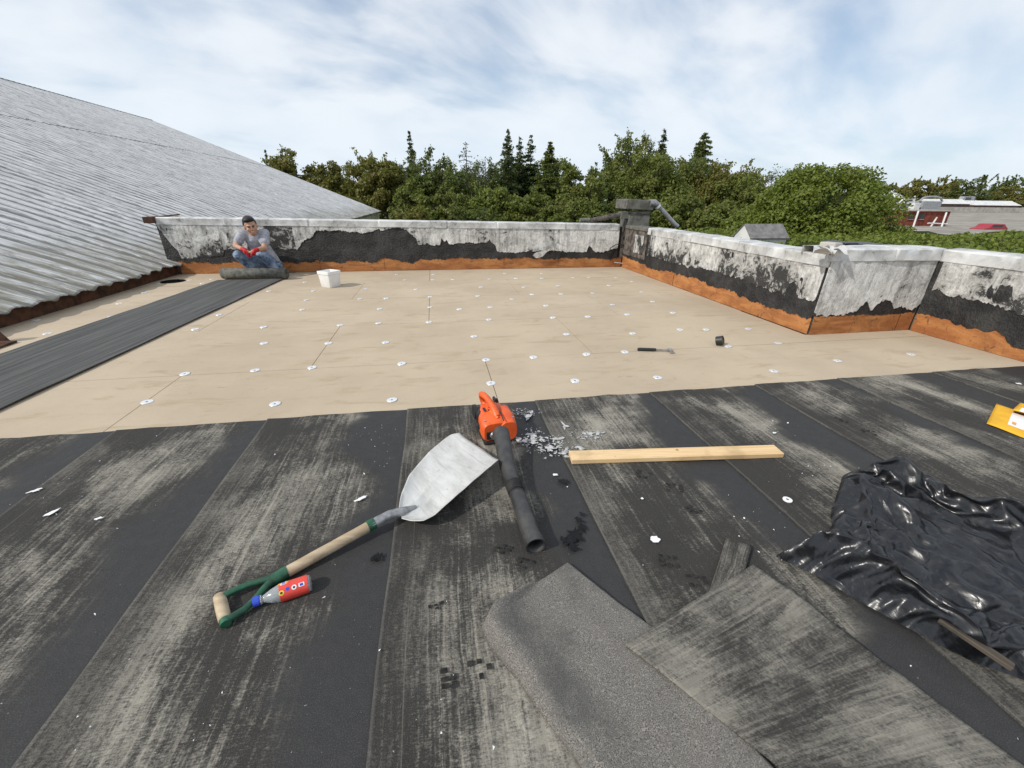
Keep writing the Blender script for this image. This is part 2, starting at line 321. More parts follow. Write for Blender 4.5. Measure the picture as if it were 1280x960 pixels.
M['red_label'] = simple('red_label', (.72, .065, .045), .4, 0, .12, 24, .05, .5)
M['amber_label'] = simple('amber_label', (.80, .34, .06), .4, 0, .1, 24, .03)
M['blue'] = simple('blue_plastic', (.03, .07, .50), .35, 0, .1, 20, .03, .5)
M['sun_yellow'] = simple('yellow_print', (.80, .58, .05), .45, 0, .1, 20, 0)
def m_glass(name, col, rough=.08, alpha_tr=.85):
    m, t = newmat(name); t.b.inputs['Base Color'].default_value = (*col, 1); t.b.inputs['Roughness'].default_value = rough; t.b.inputs['Transmission Weight'].default_value = alpha_tr; t.b.inputs['IOR'].default_value = 1.3; return m
M['pet'] = m_glass('clear_bottle', (.80, .84, .86), .12, .7)
M['skin'] = simple('skin', (.50, .285, .195), .55, 0, .12, 30, .05)
M['hair'] = simple('dark_hair', (.012, .010, .009), .55, 0, .3, 60, .5)
M['shirt'] = simple('grey_tshirt', (.40, .41, .455), .9, 0, .22, 22, .3)
def m_denim():
    m, t = newmat('faded_denim'); c = t.n('ShaderNodeTexCoord').outputs['Object']
    a = t.noise(c, 9, 6, .65, .5); f = t.noise(t.mapv(c, (120, 120, 40)), 1, 3)
    t.set(t.b.inputs['Base Color'], t.mix(t.ss(a, .36, .64), (.30, .38, .49), (.055, .095, .17))); t.b.inputs['Roughness'].default_value = .9; bump(t, t.math('ADD', f, t.math('MULTIPLY', a, 3)), .5, .01); return m
M['denim'] = m_denim()
M['red_glove'] = simple('red_glove', (.60, .022, .030), .65, 0, .3, 40, .2)
M['dark'] = simple('dark_shoe', (.02, .018, .017), .6, 0, .2, 20, .1)
M['lip'] = simple('lips', (.33, .12, .09), .5, 0, .1, 20, 0)
M['brick'] = simple('red_brick', (.24, .060, .038), .85, 0, .3, 1.5, .1, .3)
M['lot'] = simple('gravel_lot', (.33, .305, .265), .95, 0, .3, .35, .1, .2, (.20, .185, .16))
M['grass'] = simple('rough_grass', (.055, .075, .022), .95, 0, .3, .08, .1, .2, (.11, .10, .05))
M['roof_white'] = simple('white_roof', (.68, .68, .67), .6, 0, .15, .6, .05)
M['brown_wall'] = simple('brown_cladding', (.13, .085, .07), .8, 0, .2, .8, .1)
M['tan_wall'] = simple('pale_wall', (.45, .42, .38), .85, 0, .2, .5, .1)
M['olive_wall'] = simple('olive_cladding', (.46, .47, .31), .75, 0, .2, .8, .1)
M['car_red'] = simple('red_car_paint', (.30, .018, .032), .45, 0, .05, 2, 0, .6)
M['window'] = simple('dark_glass', (.03, .035, .04), .12, 0, .1, 2, 0, .7)
M['metal_grey'] = simple('grey_sheet_metal', (.36, .37, .38), .5, .2, .2, 2, .1)
M['shed_roof'] = simple('grey_shingles', (.21, .205, .20), .85, 0, .25, 4, .3)
M['bark'] = simple('bark', (.075, .058, .044), .9, 0, .4, 6, .5)
def m_leaf(name, c1, c2, c3):
    m, t = newmat(name)
    rnd = t.n('ShaderNodeNewGeometry').outputs['Random Per Island']
    o = t.n('ShaderNodeTexCoord').outputs['Object']; big = t.noise(o, .55, 3, .5)
    col = t.mix(rnd, c1, c2); col = t.mix(t.math('MULTIPLY', t.ss(big, .45, .68), .75), col, c3)
    t.set(t.b.inputs['Base Color'], col); t.b.inputs['Roughness'].default_value = .55; t.b.inputs['Specular IOR Level'].default_value = .35
    tr = t.n('ShaderNodeBsdfTranslucent'); t.set(tr.inputs[0], t.mix(.5, col, (.22, .27, .03)))
    mx = t.n('ShaderNodeMixShader'); mx.inputs[0].default_value = .36
    t.nt.links.new(t.b.outputs[0], mx.inputs[1]); t.nt.links.new(tr.outputs[0], mx.inputs[2]); t.nt.links.new(mx.outputs[0], t.out.inputs[0]); return m
M['leaf_green'] = m_leaf('leaf_green', (.100, .130, .026), (.175, .205, .044), (.18, .185, .046))
M['leaf_dark'] = m_leaf('leaf_dark', (.068, .095, .024), (.118, .150, .038), (.12, .13, .034))
M['leaf_olive'] = m_leaf('leaf_olive', (.130, .135, .030), (.195, .180, .044), (.20, .16, .046))
M['leaf_light'] = m_leaf('leaf_light', (.13, .17, .03), (.19, .23, .05), (.19, .20, .05))
M['leaf_vine'] = m_leaf('leaf_vine', (.105, .145, .02), (.18, .225, .036), (.155, .18, .03))
M['needle'] = m_leaf('needle', (.040, .062, .026), (.068, .095, .036), (.075, .098, .036))
M['inner_shade'] = simple('inner_shade', (.040, .052, .018), .95, 0, .4, 3, .4, .1)  # shade inside the foliage, painted as dark green on the cores
M['twig'] = simple('twig', (.12, .105, .095), .9, 0, .3, 6, .2)

# ------------------------------------------------------------------ mesh helpers
def tag(o, label=None, cat=None, group=None, kind=None):
    if label: o['label'] = label
    if cat: o['category'] = cat
    if group: o['group'] = group
    if kind: o['kind'] = kind
    return o
def empty(name, loc, label, cat, group=None):
    o = bpy.data.objects.new(name, None); o.location = loc; o.empty_display_size = .1; COL.objects.link(o)
    return tag(o, label, cat, group)
class MB:
    def __init__(s): s.v = []; s.f = []; s.uv = []; s.mi = []; s.cur = 0
    def add(s, vs, fs, uvs=None):
        o = len(s.v); s.v += [tuple(p) for p in vs]
        s.uv += [tuple(q) for q in uvs] if uvs is not None else [(p[0], p[1]) for p in vs]
        for f in fs: s.f.append(tuple(i+o for i in f)); s.mi.append(s.cur)
        return s
    def box(s, c, d, rot=None, taper=1.0):
        x, y, z = d[0]/2, d[1]/2, d[2]/2
        vs = [Vector(p) for p in [(-x, -y, -z), (x, -y, -z), (x, y, -z), (-x, y, -z), (-x*taper, -y*taper, z), (x*taper, -y*taper, z), (x*taper, y*taper, z), (-x*taper, y*taper, z)]]
        if rot is not None: vs = [rot @ p for p in vs]
        c = Vector(c); return s.add([p+c for p in vs], [(3, 2, 1, 0), (4, 5, 6, 7), (0, 1, 5, 4), (1, 2, 6, 5), (2, 3, 7, 6), (3, 0, 4, 7)])
    def tube(s, pts, rad, n=10, caps=True):
        pts = [Vector(p) for p in pts]; k = len(pts)
        rad = rad if isinstance(rad, (list, tuple)) else [rad]*k
        vs = []; uvs = []; L = 0; prev = None
        for i, p in enumerate(pts):
            d = (pts[min(i+1, k-1)]-pts[max(i-1, 0)]).normalized()
            if prev is None:
                a = d.cross(Vector((0, 0, 1)));
                if a.length < .1: a = d.cross(Vector((1, 0, 0)))
                a.normalize()
            else: a = (prev-d*prev.dot(d)).normalized()
            prev = a; b = d.cross(a)
            if i: L += (p-pts[i-1]).length
            for j in range(n):
                an = 2*math.pi*j/n; vs.append(p+(a*math.cos(an)+b*math.sin(an))*rad[i]); uvs.append((j/n*2*math.pi*rad[i], L))
        fs = [(i*n+j, i*n+(j+1) % n, (i+1)*n+(j+1) % n, (i+1)*n+j) for i in range(k-1) for j in range(n)]
        if caps: fs += [tuple(range(n))[::-1], tuple((k-1)*n+j for j in range(n))]
        return s.add(vs, fs, uvs)
    def grid(s, fn, nu, nv, uvf=None):
        vs = []; uvs = []
        for i in range(nu+1):
            for j in range(nv+1):
                a, b = i/nu, j/nv; vs.append(fn(a, b)); uvs.append(uvf(a, b) if uvf else (a, b))
        fs = [(i*(nv+1)+j, (i+1)*(nv+1)+j, (i+1)*(nv+1)+j+1, i*(nv+1)+j+1) for i in range(nu) for j in range(nv)]
        return s.add(vs, fs, uvs)
    def poly(s, pts, z0, z1):
        n = len(pts); vs = [(p[0], p[1], z1) for p in pts]+[(p[0], p[1], z0) for p in pts]
        return s.add(vs, [tuple(range(n)), tuple(range(2*n-1, n-1, -1))]+[(i, i+n, (i+1) % n+n, (i+1) % n) for i in range(n)])
    def build(s, name, mats, parent=None, smooth=False, bevel=0, solid=0, fixn=True):
        me = bpy.data.meshes.new(name); me.from_pydata(s.v, [], s.f)
        uvl = me.uv_layers.new(name='UVMap')
        li = np.zeros(len(me.loops), dtype=np.int32); me.loops.foreach_get('vertex_index', li)
        uvl.data.foreach_set('uv', np.array(s.uv, dtype=np.float32)[li].ravel())
        mats = mats if isinstance(mats, (list, tuple)) else [mats]
        for m in mats: me.materials.append(m)
        me.polygons.foreach_set('material_index', s.mi)
        if fixn:
            bm = bmesh.new(); bm.from_mesh(me); bmesh.ops.recalc_face_normals(bm, faces=bm.faces); bm.to_mesh(me); bm.free()
        if smooth:
            me.polygons.foreach_set('use_smooth', [True]*len(me.polygons)); me.set_sharp_from_angle(angle=R_(42))
        o = bpy.data.objects.new(name, me); COL.objects.link(o)
        if parent is not None: adopt(o, parent)
        if bevel:
            md = o.modifiers.new('bevel', 'BEVEL'); md.width = bevel; md.segments = 2; md.limit_method = 'ANGLE'
        if solid:
            md = o.modifiers.new('solid', 'SOLIDIFY'); md.thickness = solid; md.offset = 0
        return o
def world_loc(o):
    l = Vector(o.location)
    while o.parent: o = o.parent; l = l+Vector(o.location)
    return l
def adopt(o, parent):          # geometry is written in world space; keep it there
    o.parent = parent; o.location = Vector(o.location)-world_loc(parent)
def resample(pts, step):
    out = [pts[0]]
    for a, b in zip(pts, pts[1:]):
        d = math.dist(a, b); n = max(1, int(d/step))
        for i in range(1, n+1): out.append(tuple(a[k]+(b[k]-a[k])*i/n for k in range(len(a))))
    return out
def interp(pts, s): return float(np.interp(s, [p[0] for p in pts], [p[1] for p in pts]))
def nz(x, y=0.0, z=0.0): return mn.noise(Vector((x, y, z)))

# ================================================================== SETTING
g = MB().add([(-1500, -1500, -5), (1500, -1500, -5), (1500, 1500, -5), (-1500, 1500, -5)], [(0, 1, 2, 3)]).build('ground', M['grass']); tag(g, kind='structure')
slab = MB(); slab.poly([(-4.6, -3.2), (5.55, -3.2), (5.55, 3.95), (4.25, 3.95), (4.25, 8.75), (-4.6, 8.75)], -5.05, -.03)
slab = slab.build('flat_roof', M['bitumen_matt']); tag(slab, kind='structure')
# felt strips, lapped like shingles from left to right
SE = [-4.55, -3.65, -2.80, -1.95, -1.11, -.25, .618, 1.49, 2.365, 3.12, 4.05, 5.19]
for i in range(len(SE)-1):
    a, b = SE[i], SE[i+1]+.05*(i < len(SE)-2)
    b_end = min(b, 5.19); vo = i*7.3
    nu, nv = 10, 90; b0 = MB(); top = []
    def P(u, v, a=a, b=b_end, i=i):
        x = a+(b-a)*u; y = -3.0+v*(2.49+3.0)
        if v > .999: y += .012*nz(x*5, i*3.1)+.010*nz(x*19, 2.2)+.006
        x += .008*nz(y*1.7, i*5.0)*(1 if u < .5 else .3)
        z = .013-.008*u+.0016*nz(x*3, y*2, i)+.0025*nz(y*1.1, i*2.2)
        return (x, y, z)
    b0.grid(P, nu, nv, lambda u, v, a=a, b=b_end, vo=vo: ((b-a)*u+vo*3.7*0, -3+v*5.49+vo))
    # skirts on the lapped long edge and the cut far edge
    L = [P(0, j/nv) for j in range(nv+1)]; n0 = len(L)
    b0.add(L+[(p[0], p[1], .001) for p in L], [(k, k+1, n0+k+1, n0+k) for k in range(nv)], [(.01, p[1]) for p in L]*2)
    L = [P(k/nu, 1) for k in range(nu+1)]; n0 = len(L)
    b0.add(L+[(p[0], p[1], .001) for p in L], [(k, k+1, n0+k+1, n0+k) for k in range(nu)], [(.95, 2.5)]*(2*n0))
    b0.build('felt_strip', M['felt'], slab, smooth=False, fixn=False)
# insulation boards in staggered rows; the one under the outlet has a hole
ROWS = [2.30, 3.372, 4.63, 5.97, 7.22, 8.40]
JX = [[-4.58, -2.03, .37, 2.75, 5.2], [-4.58, -3.45, -1.085, 1.38, 3.86], [-4.58, -2.50, -.125, 2.2, 3.88], [-4.58, -3.6, -1.19, 1.2, 3.88], [-4.58, -2.6, -.13, 2.25, 3.88]]
def slab_board(x0, x1, y0, y1):
    gpx = .0025; return MB().poly([(x0+gpx, y0+gpx), (x1-gpx, y0+gpx), (x1-gpx, y1-gpx), (x0+gpx, y1-gpx)], -.028, random.uniform(-.0015, .0))
boards = []; DR = (-4.27, 7.66, .165)
for r in range(5):
    for k in range(len(JX[r])-1):
        x0, x1, y0, y1 = JX[r][k], JX[r][k+1], ROWS[r], ROWS[r+1]
        if r == 4 and k == 0:
            mb = MB(); n = 40; inner = []; outer = []
            for q in range(n):
                an = 2*math.pi*(q+.5)/n; dx, dy = math.cos(an), math.sin(an)
                inner.append((DR[0]+dx*DR[2], DR[1]+dy*DR[2]*1.05))
                tt = min(((x1-DR[0]) if dx > 0 else (x0-DR[0]))/dx if abs(dx) > 1e-6 else 1e9, ((y1-DR[1]) if dy > 0 else (y0-DR[1]))/dy if abs(dy) > 1e-6 else 1e9)
                outer.append((DR[0]+dx*tt, DR[1]+dy*tt))
            vs = [(*p, 0) for p in outer]+[(*p, 0) for p in inner]+[(*p, -.027) for p in inner]
            mb.add(vs, [(q, (q+1) % n, n+(q+1) % n, n+q) for q in range(n)]+[(n+q, n+(q+1) % n, 2*n+(q+1) % n, 2*n+q) for q in range(n)])
            boards.append((x0, x1, y0, y1, mb.build('insulation_board', M['board'], slab)))
        elif r == 1 and k == len(JX[r])-2:
            boards.append((x0, x1, y0, y1, MB().poly([(x0+.003, y0+.003), (5.2, y0+.003), (5.2, 3.598), (3.86, 3.598), (3.86, y1-.003), (x0+.003, y1-.003)], -.028, -.0005).build('insulation_board', M['board'], slab)))
        else: boards.append((x0, x1, y0, y1, slab_board(x0, x1, y0, y1).build('insulation_board', M['board'], slab)))
PL = [(343.8,505),(490,500),(231,467.5),(318.8,463),(390,459.5),(502,454.5),(330,429),(410.5,429),(482,428),(243.8,411.5),(329.5,408.8),(425,406.5),(473,404),(273.8,393.5),(378,387),(474.5,386),(383,375),(450,373.5),(482.5,373),(336,364),(392,363.5),(457.5,361),(381,352.5),(183.8,502.5),(613.8,479),(607.5,450),(666.8,446.5),(733,442.8),(781,440),(718.8,476),(592.5,420.5),(708,417.8),(790.8,416.8),(536,402.5),(611,399.5),(691,397),(734.5,395.8),(783.8,393),(537.5,384),(612.5,384),(682,382),(765.5,381),(537.5,371),(597,370),(665,368),(701,367.5),(741,366.5),(520,361.5),(601,358.8),(654.5,359),(697.5,357.5),(761,356.8),(506,350),(541,349.5),(566,349.5),(612,348.8),(645,348),(677,348),(716,347),(736,346.8),(496,343),(541.8,343),(631,341.8),(677,341.8),(822,472),(967,463.8),(1047,451),(910,433),(972.5,429),(882.5,412),(935.5,411),(841,391),(815.5,377),(802,365),(1139,443),(59,417),(30,434),(139,396),(149,379.5),(180,366),(45,400),(204,379),(198,354),(237,350),(253,354),(265,349),(770,347),(790,352),(574,386.5),(640,374),(850,352+60)]
plate_me = None
mbp = MB(); n = 20
for zz_, rr in ((0.0003, .0370), (.0030, .0350), (.0042, .016), (.0022, .007), (.0020, .003)):
    mbp.v += [(rr*math.cos(2*math.pi*q/n), rr*math.sin(2*math.pi*q/n), zz_) for q in range(n)]; mbp.uv += [(0, 0)]*n
for k in range(4):
    for q in range(n): mbp.f.append((k*n+q, k*n+(q+1) % n, (k+1)*n+(q+1) % n, (k+1)*n+q)); mbp.mi.append(0 if k < 3 else 1)
mbp.f.append(tuple(4*n+q for q in range(n))); mbp.mi.append(1)
proto = mbp.build('fastener_plate', [M['plate'], M['ink']], fixn=False); first = True
for px, py in PL:
    p = gp(px, py)
    host = next((b for b in boards if b[0] <= p.x <= b[1] and b[2] <= p.y <= b[3]), boards[-1])[4]
    o = proto if first else proto.copy()
    if not first: COL.objects.link(o)
    first = False; o.location = (p.x, p.y, .0004); o.rotation_euler = (random.uniform(-.03, .03), random.uniform(-.03, .03), random.uniform(0, 6)); adopt(o, host)

# ---------------- parapets
def face_sheet(name, mat, parent, origin, ax, nrm, bot, top, step, d, jag, seed, thick=.004, uvscale=1.0, drape=.0):
    """a sheet hung on a wall face: bottom and top are polylines (s, z); edges jagged"""
    s0, s1 = bot[0][0], bot[-1][0]; n = max(2, int(abs(s1-s0)/step)); rows = 6
    o3, ax, nr = Vector(origin), Vector(ax), Vector(nrm); front = []; uvs = []
    for i in range(n+1):
        s = s0+(s1-s0)*i/n
        zb = interp(bot, s)+jag*(nz(s*9, seed)*1.2+nz(s*31, seed)*.9+nz(s*90, seed+3)*.8+(2.2*max(0, nz(s*17, seed+8)-.25))); zt = max(interp(top, s), zb+.004)
        for j in range(rows+1):
            f = j/rows; z = zb+(zt-zb)*f
            bulge = drape*(nz(s*2.4, z*3, seed)+.5*nz(s*8, z*9, seed+2))+.005*nz(s*22, z*14, seed)+.003*nz(s*60, z*40, seed)
            front.append(o3+ax*s+nr*(d+thick+max(bulge, -.002))+Vector((0, 0, z))); uvs.append((s, f))
    mb = MB(); R = rows+1
    mb.add(front, [(i*R+j, (i+1)*R+j, (i+1)*R+j+1, i*R+j+1) for i in range(n) for j in range(rows)], uvs)
    low = [front[i*R] for i in range(n+1)]; back = [p-nr*(thick+.003) for p in low]; m = n+1
    mb.add(low+back, [(i, i+1, m+i+1, m+i) for i in range(n)], [(0, 0)]*(2*m))
    for i in (0, n):
        e = [front[i*R+j] for j in range(R)]; bk = [p-nr*(thick+.003) for p in e]; mb.add(e+bk, [(j, j+1, R+j+1, R+j) for j in range(rows)], [(0, .5)]*(2*R))
    return mb.build(name, mat, parent, smooth=True)
def coping(parent, a, b, w, h, mat, nrm, seed, pieces, dent=.012, ztop=None):
    """folded metal cap from a to b along the wall; front lip hangs on the nrm side"""
    a, b, nr = Vector(a), Vector(b), Vector(nrm); L = (b-a).length; ax = (b-a)/L
    cuts = [0]+[L*(k+random.uniform(-.12, .12))/pieces for k in range(1, pieces)]+[L]
    for k in range(pieces):
        s0, s1 = cuts[k]-(.03 if k else 0), cuts[k+1]; nn = max(6, int((s1-s0)/.035)); lift = .003*(k % 2)
        prof = [(-w, -h*.7), (-w-.004, 0), (-w*.5, .010), (0.02, .002), (.034, -.012), (.030, -h*.5), (.036, -h*.93), (.022, -h), (.004, -h*.96)]
        mb = MB()
        def fn(u, v):
            s = s0+(s1-s0)*u; q = v*(len(prof)-1); i = min(int(q), len(prof)-2); f = q-i
            d = prof[i][0]+(prof[i+1][0]-prof[i][0])*f; z = prof[i][1]+(prof[i+1][1]-prof[i][1])*f
            dn = dent*(nz(s*3.1, v*2, seed)+.6*nz(s*9, v*4, seed+1))
            if 3 <= q <= 7.5: d += dn*1.1; z += dn*.5*(q > 5.5)
            else: z += dn*.45
            return a+ax*s+nr*(d+lift)+Vector((0, 0, z+lift))
        mb.grid(fn, nn, len(prof)-1, lambda u, v: (s0+(s1-s0)*u, v)); mb.build('coping_section', mat, parent, smooth=True, solid=.003)
def ply(parent, mat, origin, ax, nrm, s0, s1, joints, z1):
    cuts = [s0]+joints+[s1]; o3, ax, nr = Vector(origin), Vector(ax), Vector(nrm)
    for a, b in zip(cuts, cuts[1:]):
        a2, b2 = a+.003, b-.003; n = max(4, int((b2-a2)/.05)); dd = random.uniform(0, .004); mb = MB()
        def fn(u, v):
            s = a2+(b2-a2)*u; prof = [(0, z1), (.012, z1), (.013, z1*.5), (.014, .002)]; q = min(int(v*3+1e-6), 3); d, z = prof[q]
            return o3+ax*s+nr*(d+dd+.0015*nz(s*6, v*3))+Vector((0, 0, z))
        mb.grid(fn, n, 3); mb.build('plywood_board', mat, parent)
def wall_core(parent, pts, z0, z1, mat): return MB().poly(pts, z0, z1).build('core', mat, parent, bevel=.006)

# back wall -----------------------------------------------------------
YB = 8.42
bw = empty('parapet_wall', (-.5, YB+.15, 0), 'long low back parapet behind the crouching man with a big torn black patch in its white paint', 'parapet', 'parapet walls round the roof')
wall_core(bw, [(-4.66, YB), (3.93, YB), (3.93, YB+.28), (-4.66, YB+.28)], -.03, .80, M['masonry'])
def CY(lst, Y=YB-.02): return [((p := atY(x, y, Y)).x, p.z) for x, y in lst]
plyB = CY([(222,329),(255,328),(270,330),(285,327),(300,328),(350,327),(370,329),(400,326),(428,329),(440,325),(465,329),(480,323),(495,324),(515,330),(525,324),(545,325),(575,322),(600,324),(640,322),(680,324),(700,323),(730,323),(760,324),(775,321),(789,321)])
ply(bw, M['ply_x'], (0, YB, 0), (1, 0, 0), (0, -1, 0), -4.5, 3.86, [-2.15, -.98, 1.35, 2.48], .30)
topB = [(-4.8, .865), (3.95, .775)]
face_sheet('torn_felt', M['bitumen_matt'], bw, (0, YB, 0), (1, 0, 0), (0, -1, 0), [(-4.66, .24)]+plyB[1:], topB, .02, .015, .022, 1.3, .004, drape=.008)
whB = CY([(197,283),(204,292),(212,302),(222,312),(227,323),(240,322),(262,321),(279,320),(281,312),(300,311),(340,311),(372,312),(376,306),(384,299),(392,296),(395,288),(430,289),(460,291),(470,287),(474,285),(476,288),(495,284),(498,283),(508,289),(515,294),(520,298),(523,306),(550,306),(552,297),(556,303),(558,299),(561,305),(580,304),(610,303),(612,299),(616,304),(620,307),(621,314),(640,316),(660,314),(690,314),(733,315),(736,306),(740,312),(745,315),(758,315),(765,312),(772,309)])
iB = 12; face_sheet('white_flashing', M['flash_dirty'], bw, (0, YB, 0), (1, 0, 0), (0, -1, 0), whB[:iB], topB, .014, .021, .018, 4.4, .004, drape=.006)
face_sheet('white_flashing', M['flash_mid'], bw, (0, YB, 0), (1, 0, 0), (0, -1, 0), [(whB[iB-1][0]-.02, whB[iB-1][1])]+whB[iB:], topB, .014, .024, .018, 4.4, .004, drape=.006)
coping(bw, (-4.66, YB, .945), (3.74, YB, .845), .33, .118, M['coping'], (0, -1, 0), 2.0, 7, .010)
fl = MB().grid(lambda u, v: atY(*(np.array((668, 321))*(1-u)+np.array((700, 306))*u+np.array((4, 3))*(v-.5)*(1.1+.7*math.sin(u*9))), YB-.07-.03*math.sin(u*3)), 10, 2).build('peeled_strip', M['flash_clean'], bw, solid=.004)
p = atY(191, 273, YB+.05); MB().box((p.x, YB+.05, .905), (.16, .30, .10)).build('end_block', M['rust'], bw, bevel=.01)
# corner pier with bare brick between the two copings
for (x0, x1, hh, m_) in ((3.75, 3.80, .80, 'tar'), (3.80, 3.92, .84, 'masonry')):
    MB().grid(lambda u, v: (x0+(x1-x0)*u, YB-.022-.012*abs(nz(v*9, u*5, x0*9)), .20+(hh-.20)*v), 6, 16).build('bare_pier', M[m_], bw, smooth=False)

# right wall ----------------------------------------------------------
XR = 3.90
rw = empty('parapet_wall', (XR+.15, 6, 0), 'right-hand parapet running away to the back corner with black flaking white paint', 'parapet', 'parapet walls round the roof')
wall_core(rw, [(XR, 3.60), (XR+.28, 3.88), (XR+.28, 8.70), (XR+.033, 8.70), (XR+.033, YB-.004), (XR, YB-.004)], -.03, .77, M['masonry'])
def CX(lst, X): return [((p := atX(x, y, X)).y, p.z) for x, y in lst]
def fixs(l): return sorted(l, key=lambda q: q[0])
ply(rw, M['ply_y'], (XR, 0, 0), (0, 1, 0), (-1, 0, 0), 3.60, 8.40, [5.2, 6.35], .29)
plyR = fixs(CX([(1009,397),(985,391),(960,383),(930,372),(905,362),(885,356),(870,348),(845,342),(815,336),(800,329),(789,325)], XR-.02)); plyR = [(3.6, plyR[0][1])]+plyR[1:-1]+[(8.40, .22)]
topR = [(3.5, .735), (8.6, .735)]
face_sheet('torn_felt', M['bitumen_matt'], rw, (XR, 0, 0), (0, 1, 0), (-1, 0, 0), plyR, topR, .02, .015, .022, 7.3, .004, drape=.010)
whR = fixs(CX([(1016,374),(1000,372),(960,362),(930,350),(900,341),(880,336),(850,331),(830,326),(815,320)], XR-.02)); whR = [(3.62, whR[0][1])]+whR[1:-1]+[(7.33, whR[-1][1])]
face_sheet('white_flashing', M['flash_dirty'], rw, (XR, 0, 0), (0, 1, 0), (-1, 0, 0), whR, topR, .014, .021, .020, 9.4, .004, drape=.012)
coping(rw, (XR, 7.42, .835), (XR, 3.58, .815), .33, .115, M['coping'], (-1, 0, 0), 5.0, 3, .014)
MB().grid(lambda u, v: (XR-.03-.010*nz(u*7, v*6), 7.42+.95*u, .27+.5*v), 14, 10).build('bare_pier', M['masonry'], rw)
MB().box((XR+.12, 7.9, .80), (.34, .93, .06)).build('pier_cap', M['concrete'], rw, bevel=.01)
# painted scrap of old flashing left on the pier
MB().grid(lambda u, v: (XR-.045-.006*nz(u*9, v*8), 7.52+.36*u+.03*nz(v*7, 1), .36+.33*v), 8, 8).build('flashing_scrap', M['flash_dirty'], rw, solid=.004)

# return wall ----------------------------------------------------------
YR = 3.60
tw = empty('parapet_wall', (4.55, YR+.15, 0), 'short shaded return parapet with bent white metal cap between two corners', 'parapet', 'parapet walls round the roof')
wall_core(tw, [(XR, YR), (5.22, YR), (5.22, YR+.28), (XR+.28, YR+.28)], -.03, .80, M['masonry'])
ply(tw, M['ply_x'], (0, YR, 0), (1, 0, 0), (0, -1, 0), 3.885, 5.19, [4.4, 5.0], .29)
topT = [(3.7, .78), (5.4, .755)]
face_sheet('torn_felt', M['bitumen_matt'], tw, (0, YR, 0), (1, 0, 0), (0, -1, 0), [(3.87, .205), (4.3, .20), (4.7, .195), (4.95, .20), (5.19, .20)], topT, .02, .015, .014, 2.3, .004, drape=.008)
whT = CY([(1016,393),(1030,395),(1055,394),(1062,391),(1070,389),(1075,382),(1082,377),(1088,388),(1095,380),(1102,375),(1112,377),(1118,386),(1125,383),(1138,388),(1150,380),(1160,352),(1166,342)], YR-.02); whT = [(3.87, whT[0][1])]+whT[1:]
face_sheet('white_flashing', M['flash_grey'], tw, (0, YR, 0), (1, 0, 0), (0, -1, 0), whT, topT, .012, .021, .02, 14.4, .004, drape=.014)
coping(tw, (3.84, YR, .885), (5.24, YR, .872), .33, .125, M['coping'], (0, -1, 0), 8.0, 2, .018)
for dx, dz, rz, col in ((-.06, .005, .5, 'coping'), (.02, .025, -.4, 'coping_dull'), (-.14, .012, .9, 'coping')):   # crumpled flaps where the caps meet
    MB().grid(lambda u, v: Vector((3.84+dx, YR-.05, .865+dz))+Matrix.Rotation(rz, 3, 'Z') @ Vector(((u-.5)*.16, (v-.5)*.14, .03*math.sin(u*5+v*3)-.05*max(0, .4-v))), 6, 6).build('bent_flap', M[col], tw, solid=.003)
MB().box((4.0, YR+.16, .905), (.12, .16, .05), Matrix.Rotation(.2, 3, 'Z')).build('mortar_lump', M['tan_wall'], tw, bevel=.012)

# near right wall ---------------------------------------------------------
XN = 5.21
nw = empty('parapet_wall', (XN+.15, 1, 0), 'nearest right-hand parapet running out of the picture with a wide black band under white paint', 'parapet', 'parapet walls round the roof')
wall_core(nw, [(XN+.012, -3.1), (XN+.30, -3.1), (XN+.30, 3.88), (XN+.012, 3.88)], -.03, .79, M['masonry'])
ply(nw, M['ply_y'], (XN, 0, 0), (0, 1, 0), (-1, 0, 0), -3.0, 3.57, [-.6, 1.8], .30)
plyN = [(-3.0, .15)]+fixs(CX([(1280,437),(1262,432),(1247,414),(1230,414),(1210,410),(1195,404),(1180,398),(1165,395),(1152,391)], XN-.02)); plyN[-1] = (3.57, .2)
whN = [(-3.0, .36), (1.5, .36)]+fixs(CX([(1280,395),(1270,393),(1262,388),(1250,382),(1230,376),(1200,372),(1185,369),(1172,362)], XN-.02)); whN = [q for q in whN if q[0] < 3.50]+[(3.52, .45)]
topN = [(-3.1, .75), (3.7, .755)]
face_sheet('torn_felt', M['bitumen_matt'], nw, (XN, 0, 0), (0, 1, 0), (-1, 0, 0), plyN, topN, .02, .015, .02, 5.3, .004, drape=.010)
face_sheet('white_flashing', M['flash_dirty'], nw, (XN, 0, 0), (0, 1, 0), (-1, 0, 0), whN, topN, .014, .021, .02, 21.4, .004, drape=.012)
coping(nw, (XN, 3.56, .868), (XN, -3.0, .865), .33, .118, M['coping'], (-1, 0, 0), 11.0, 5, .010)

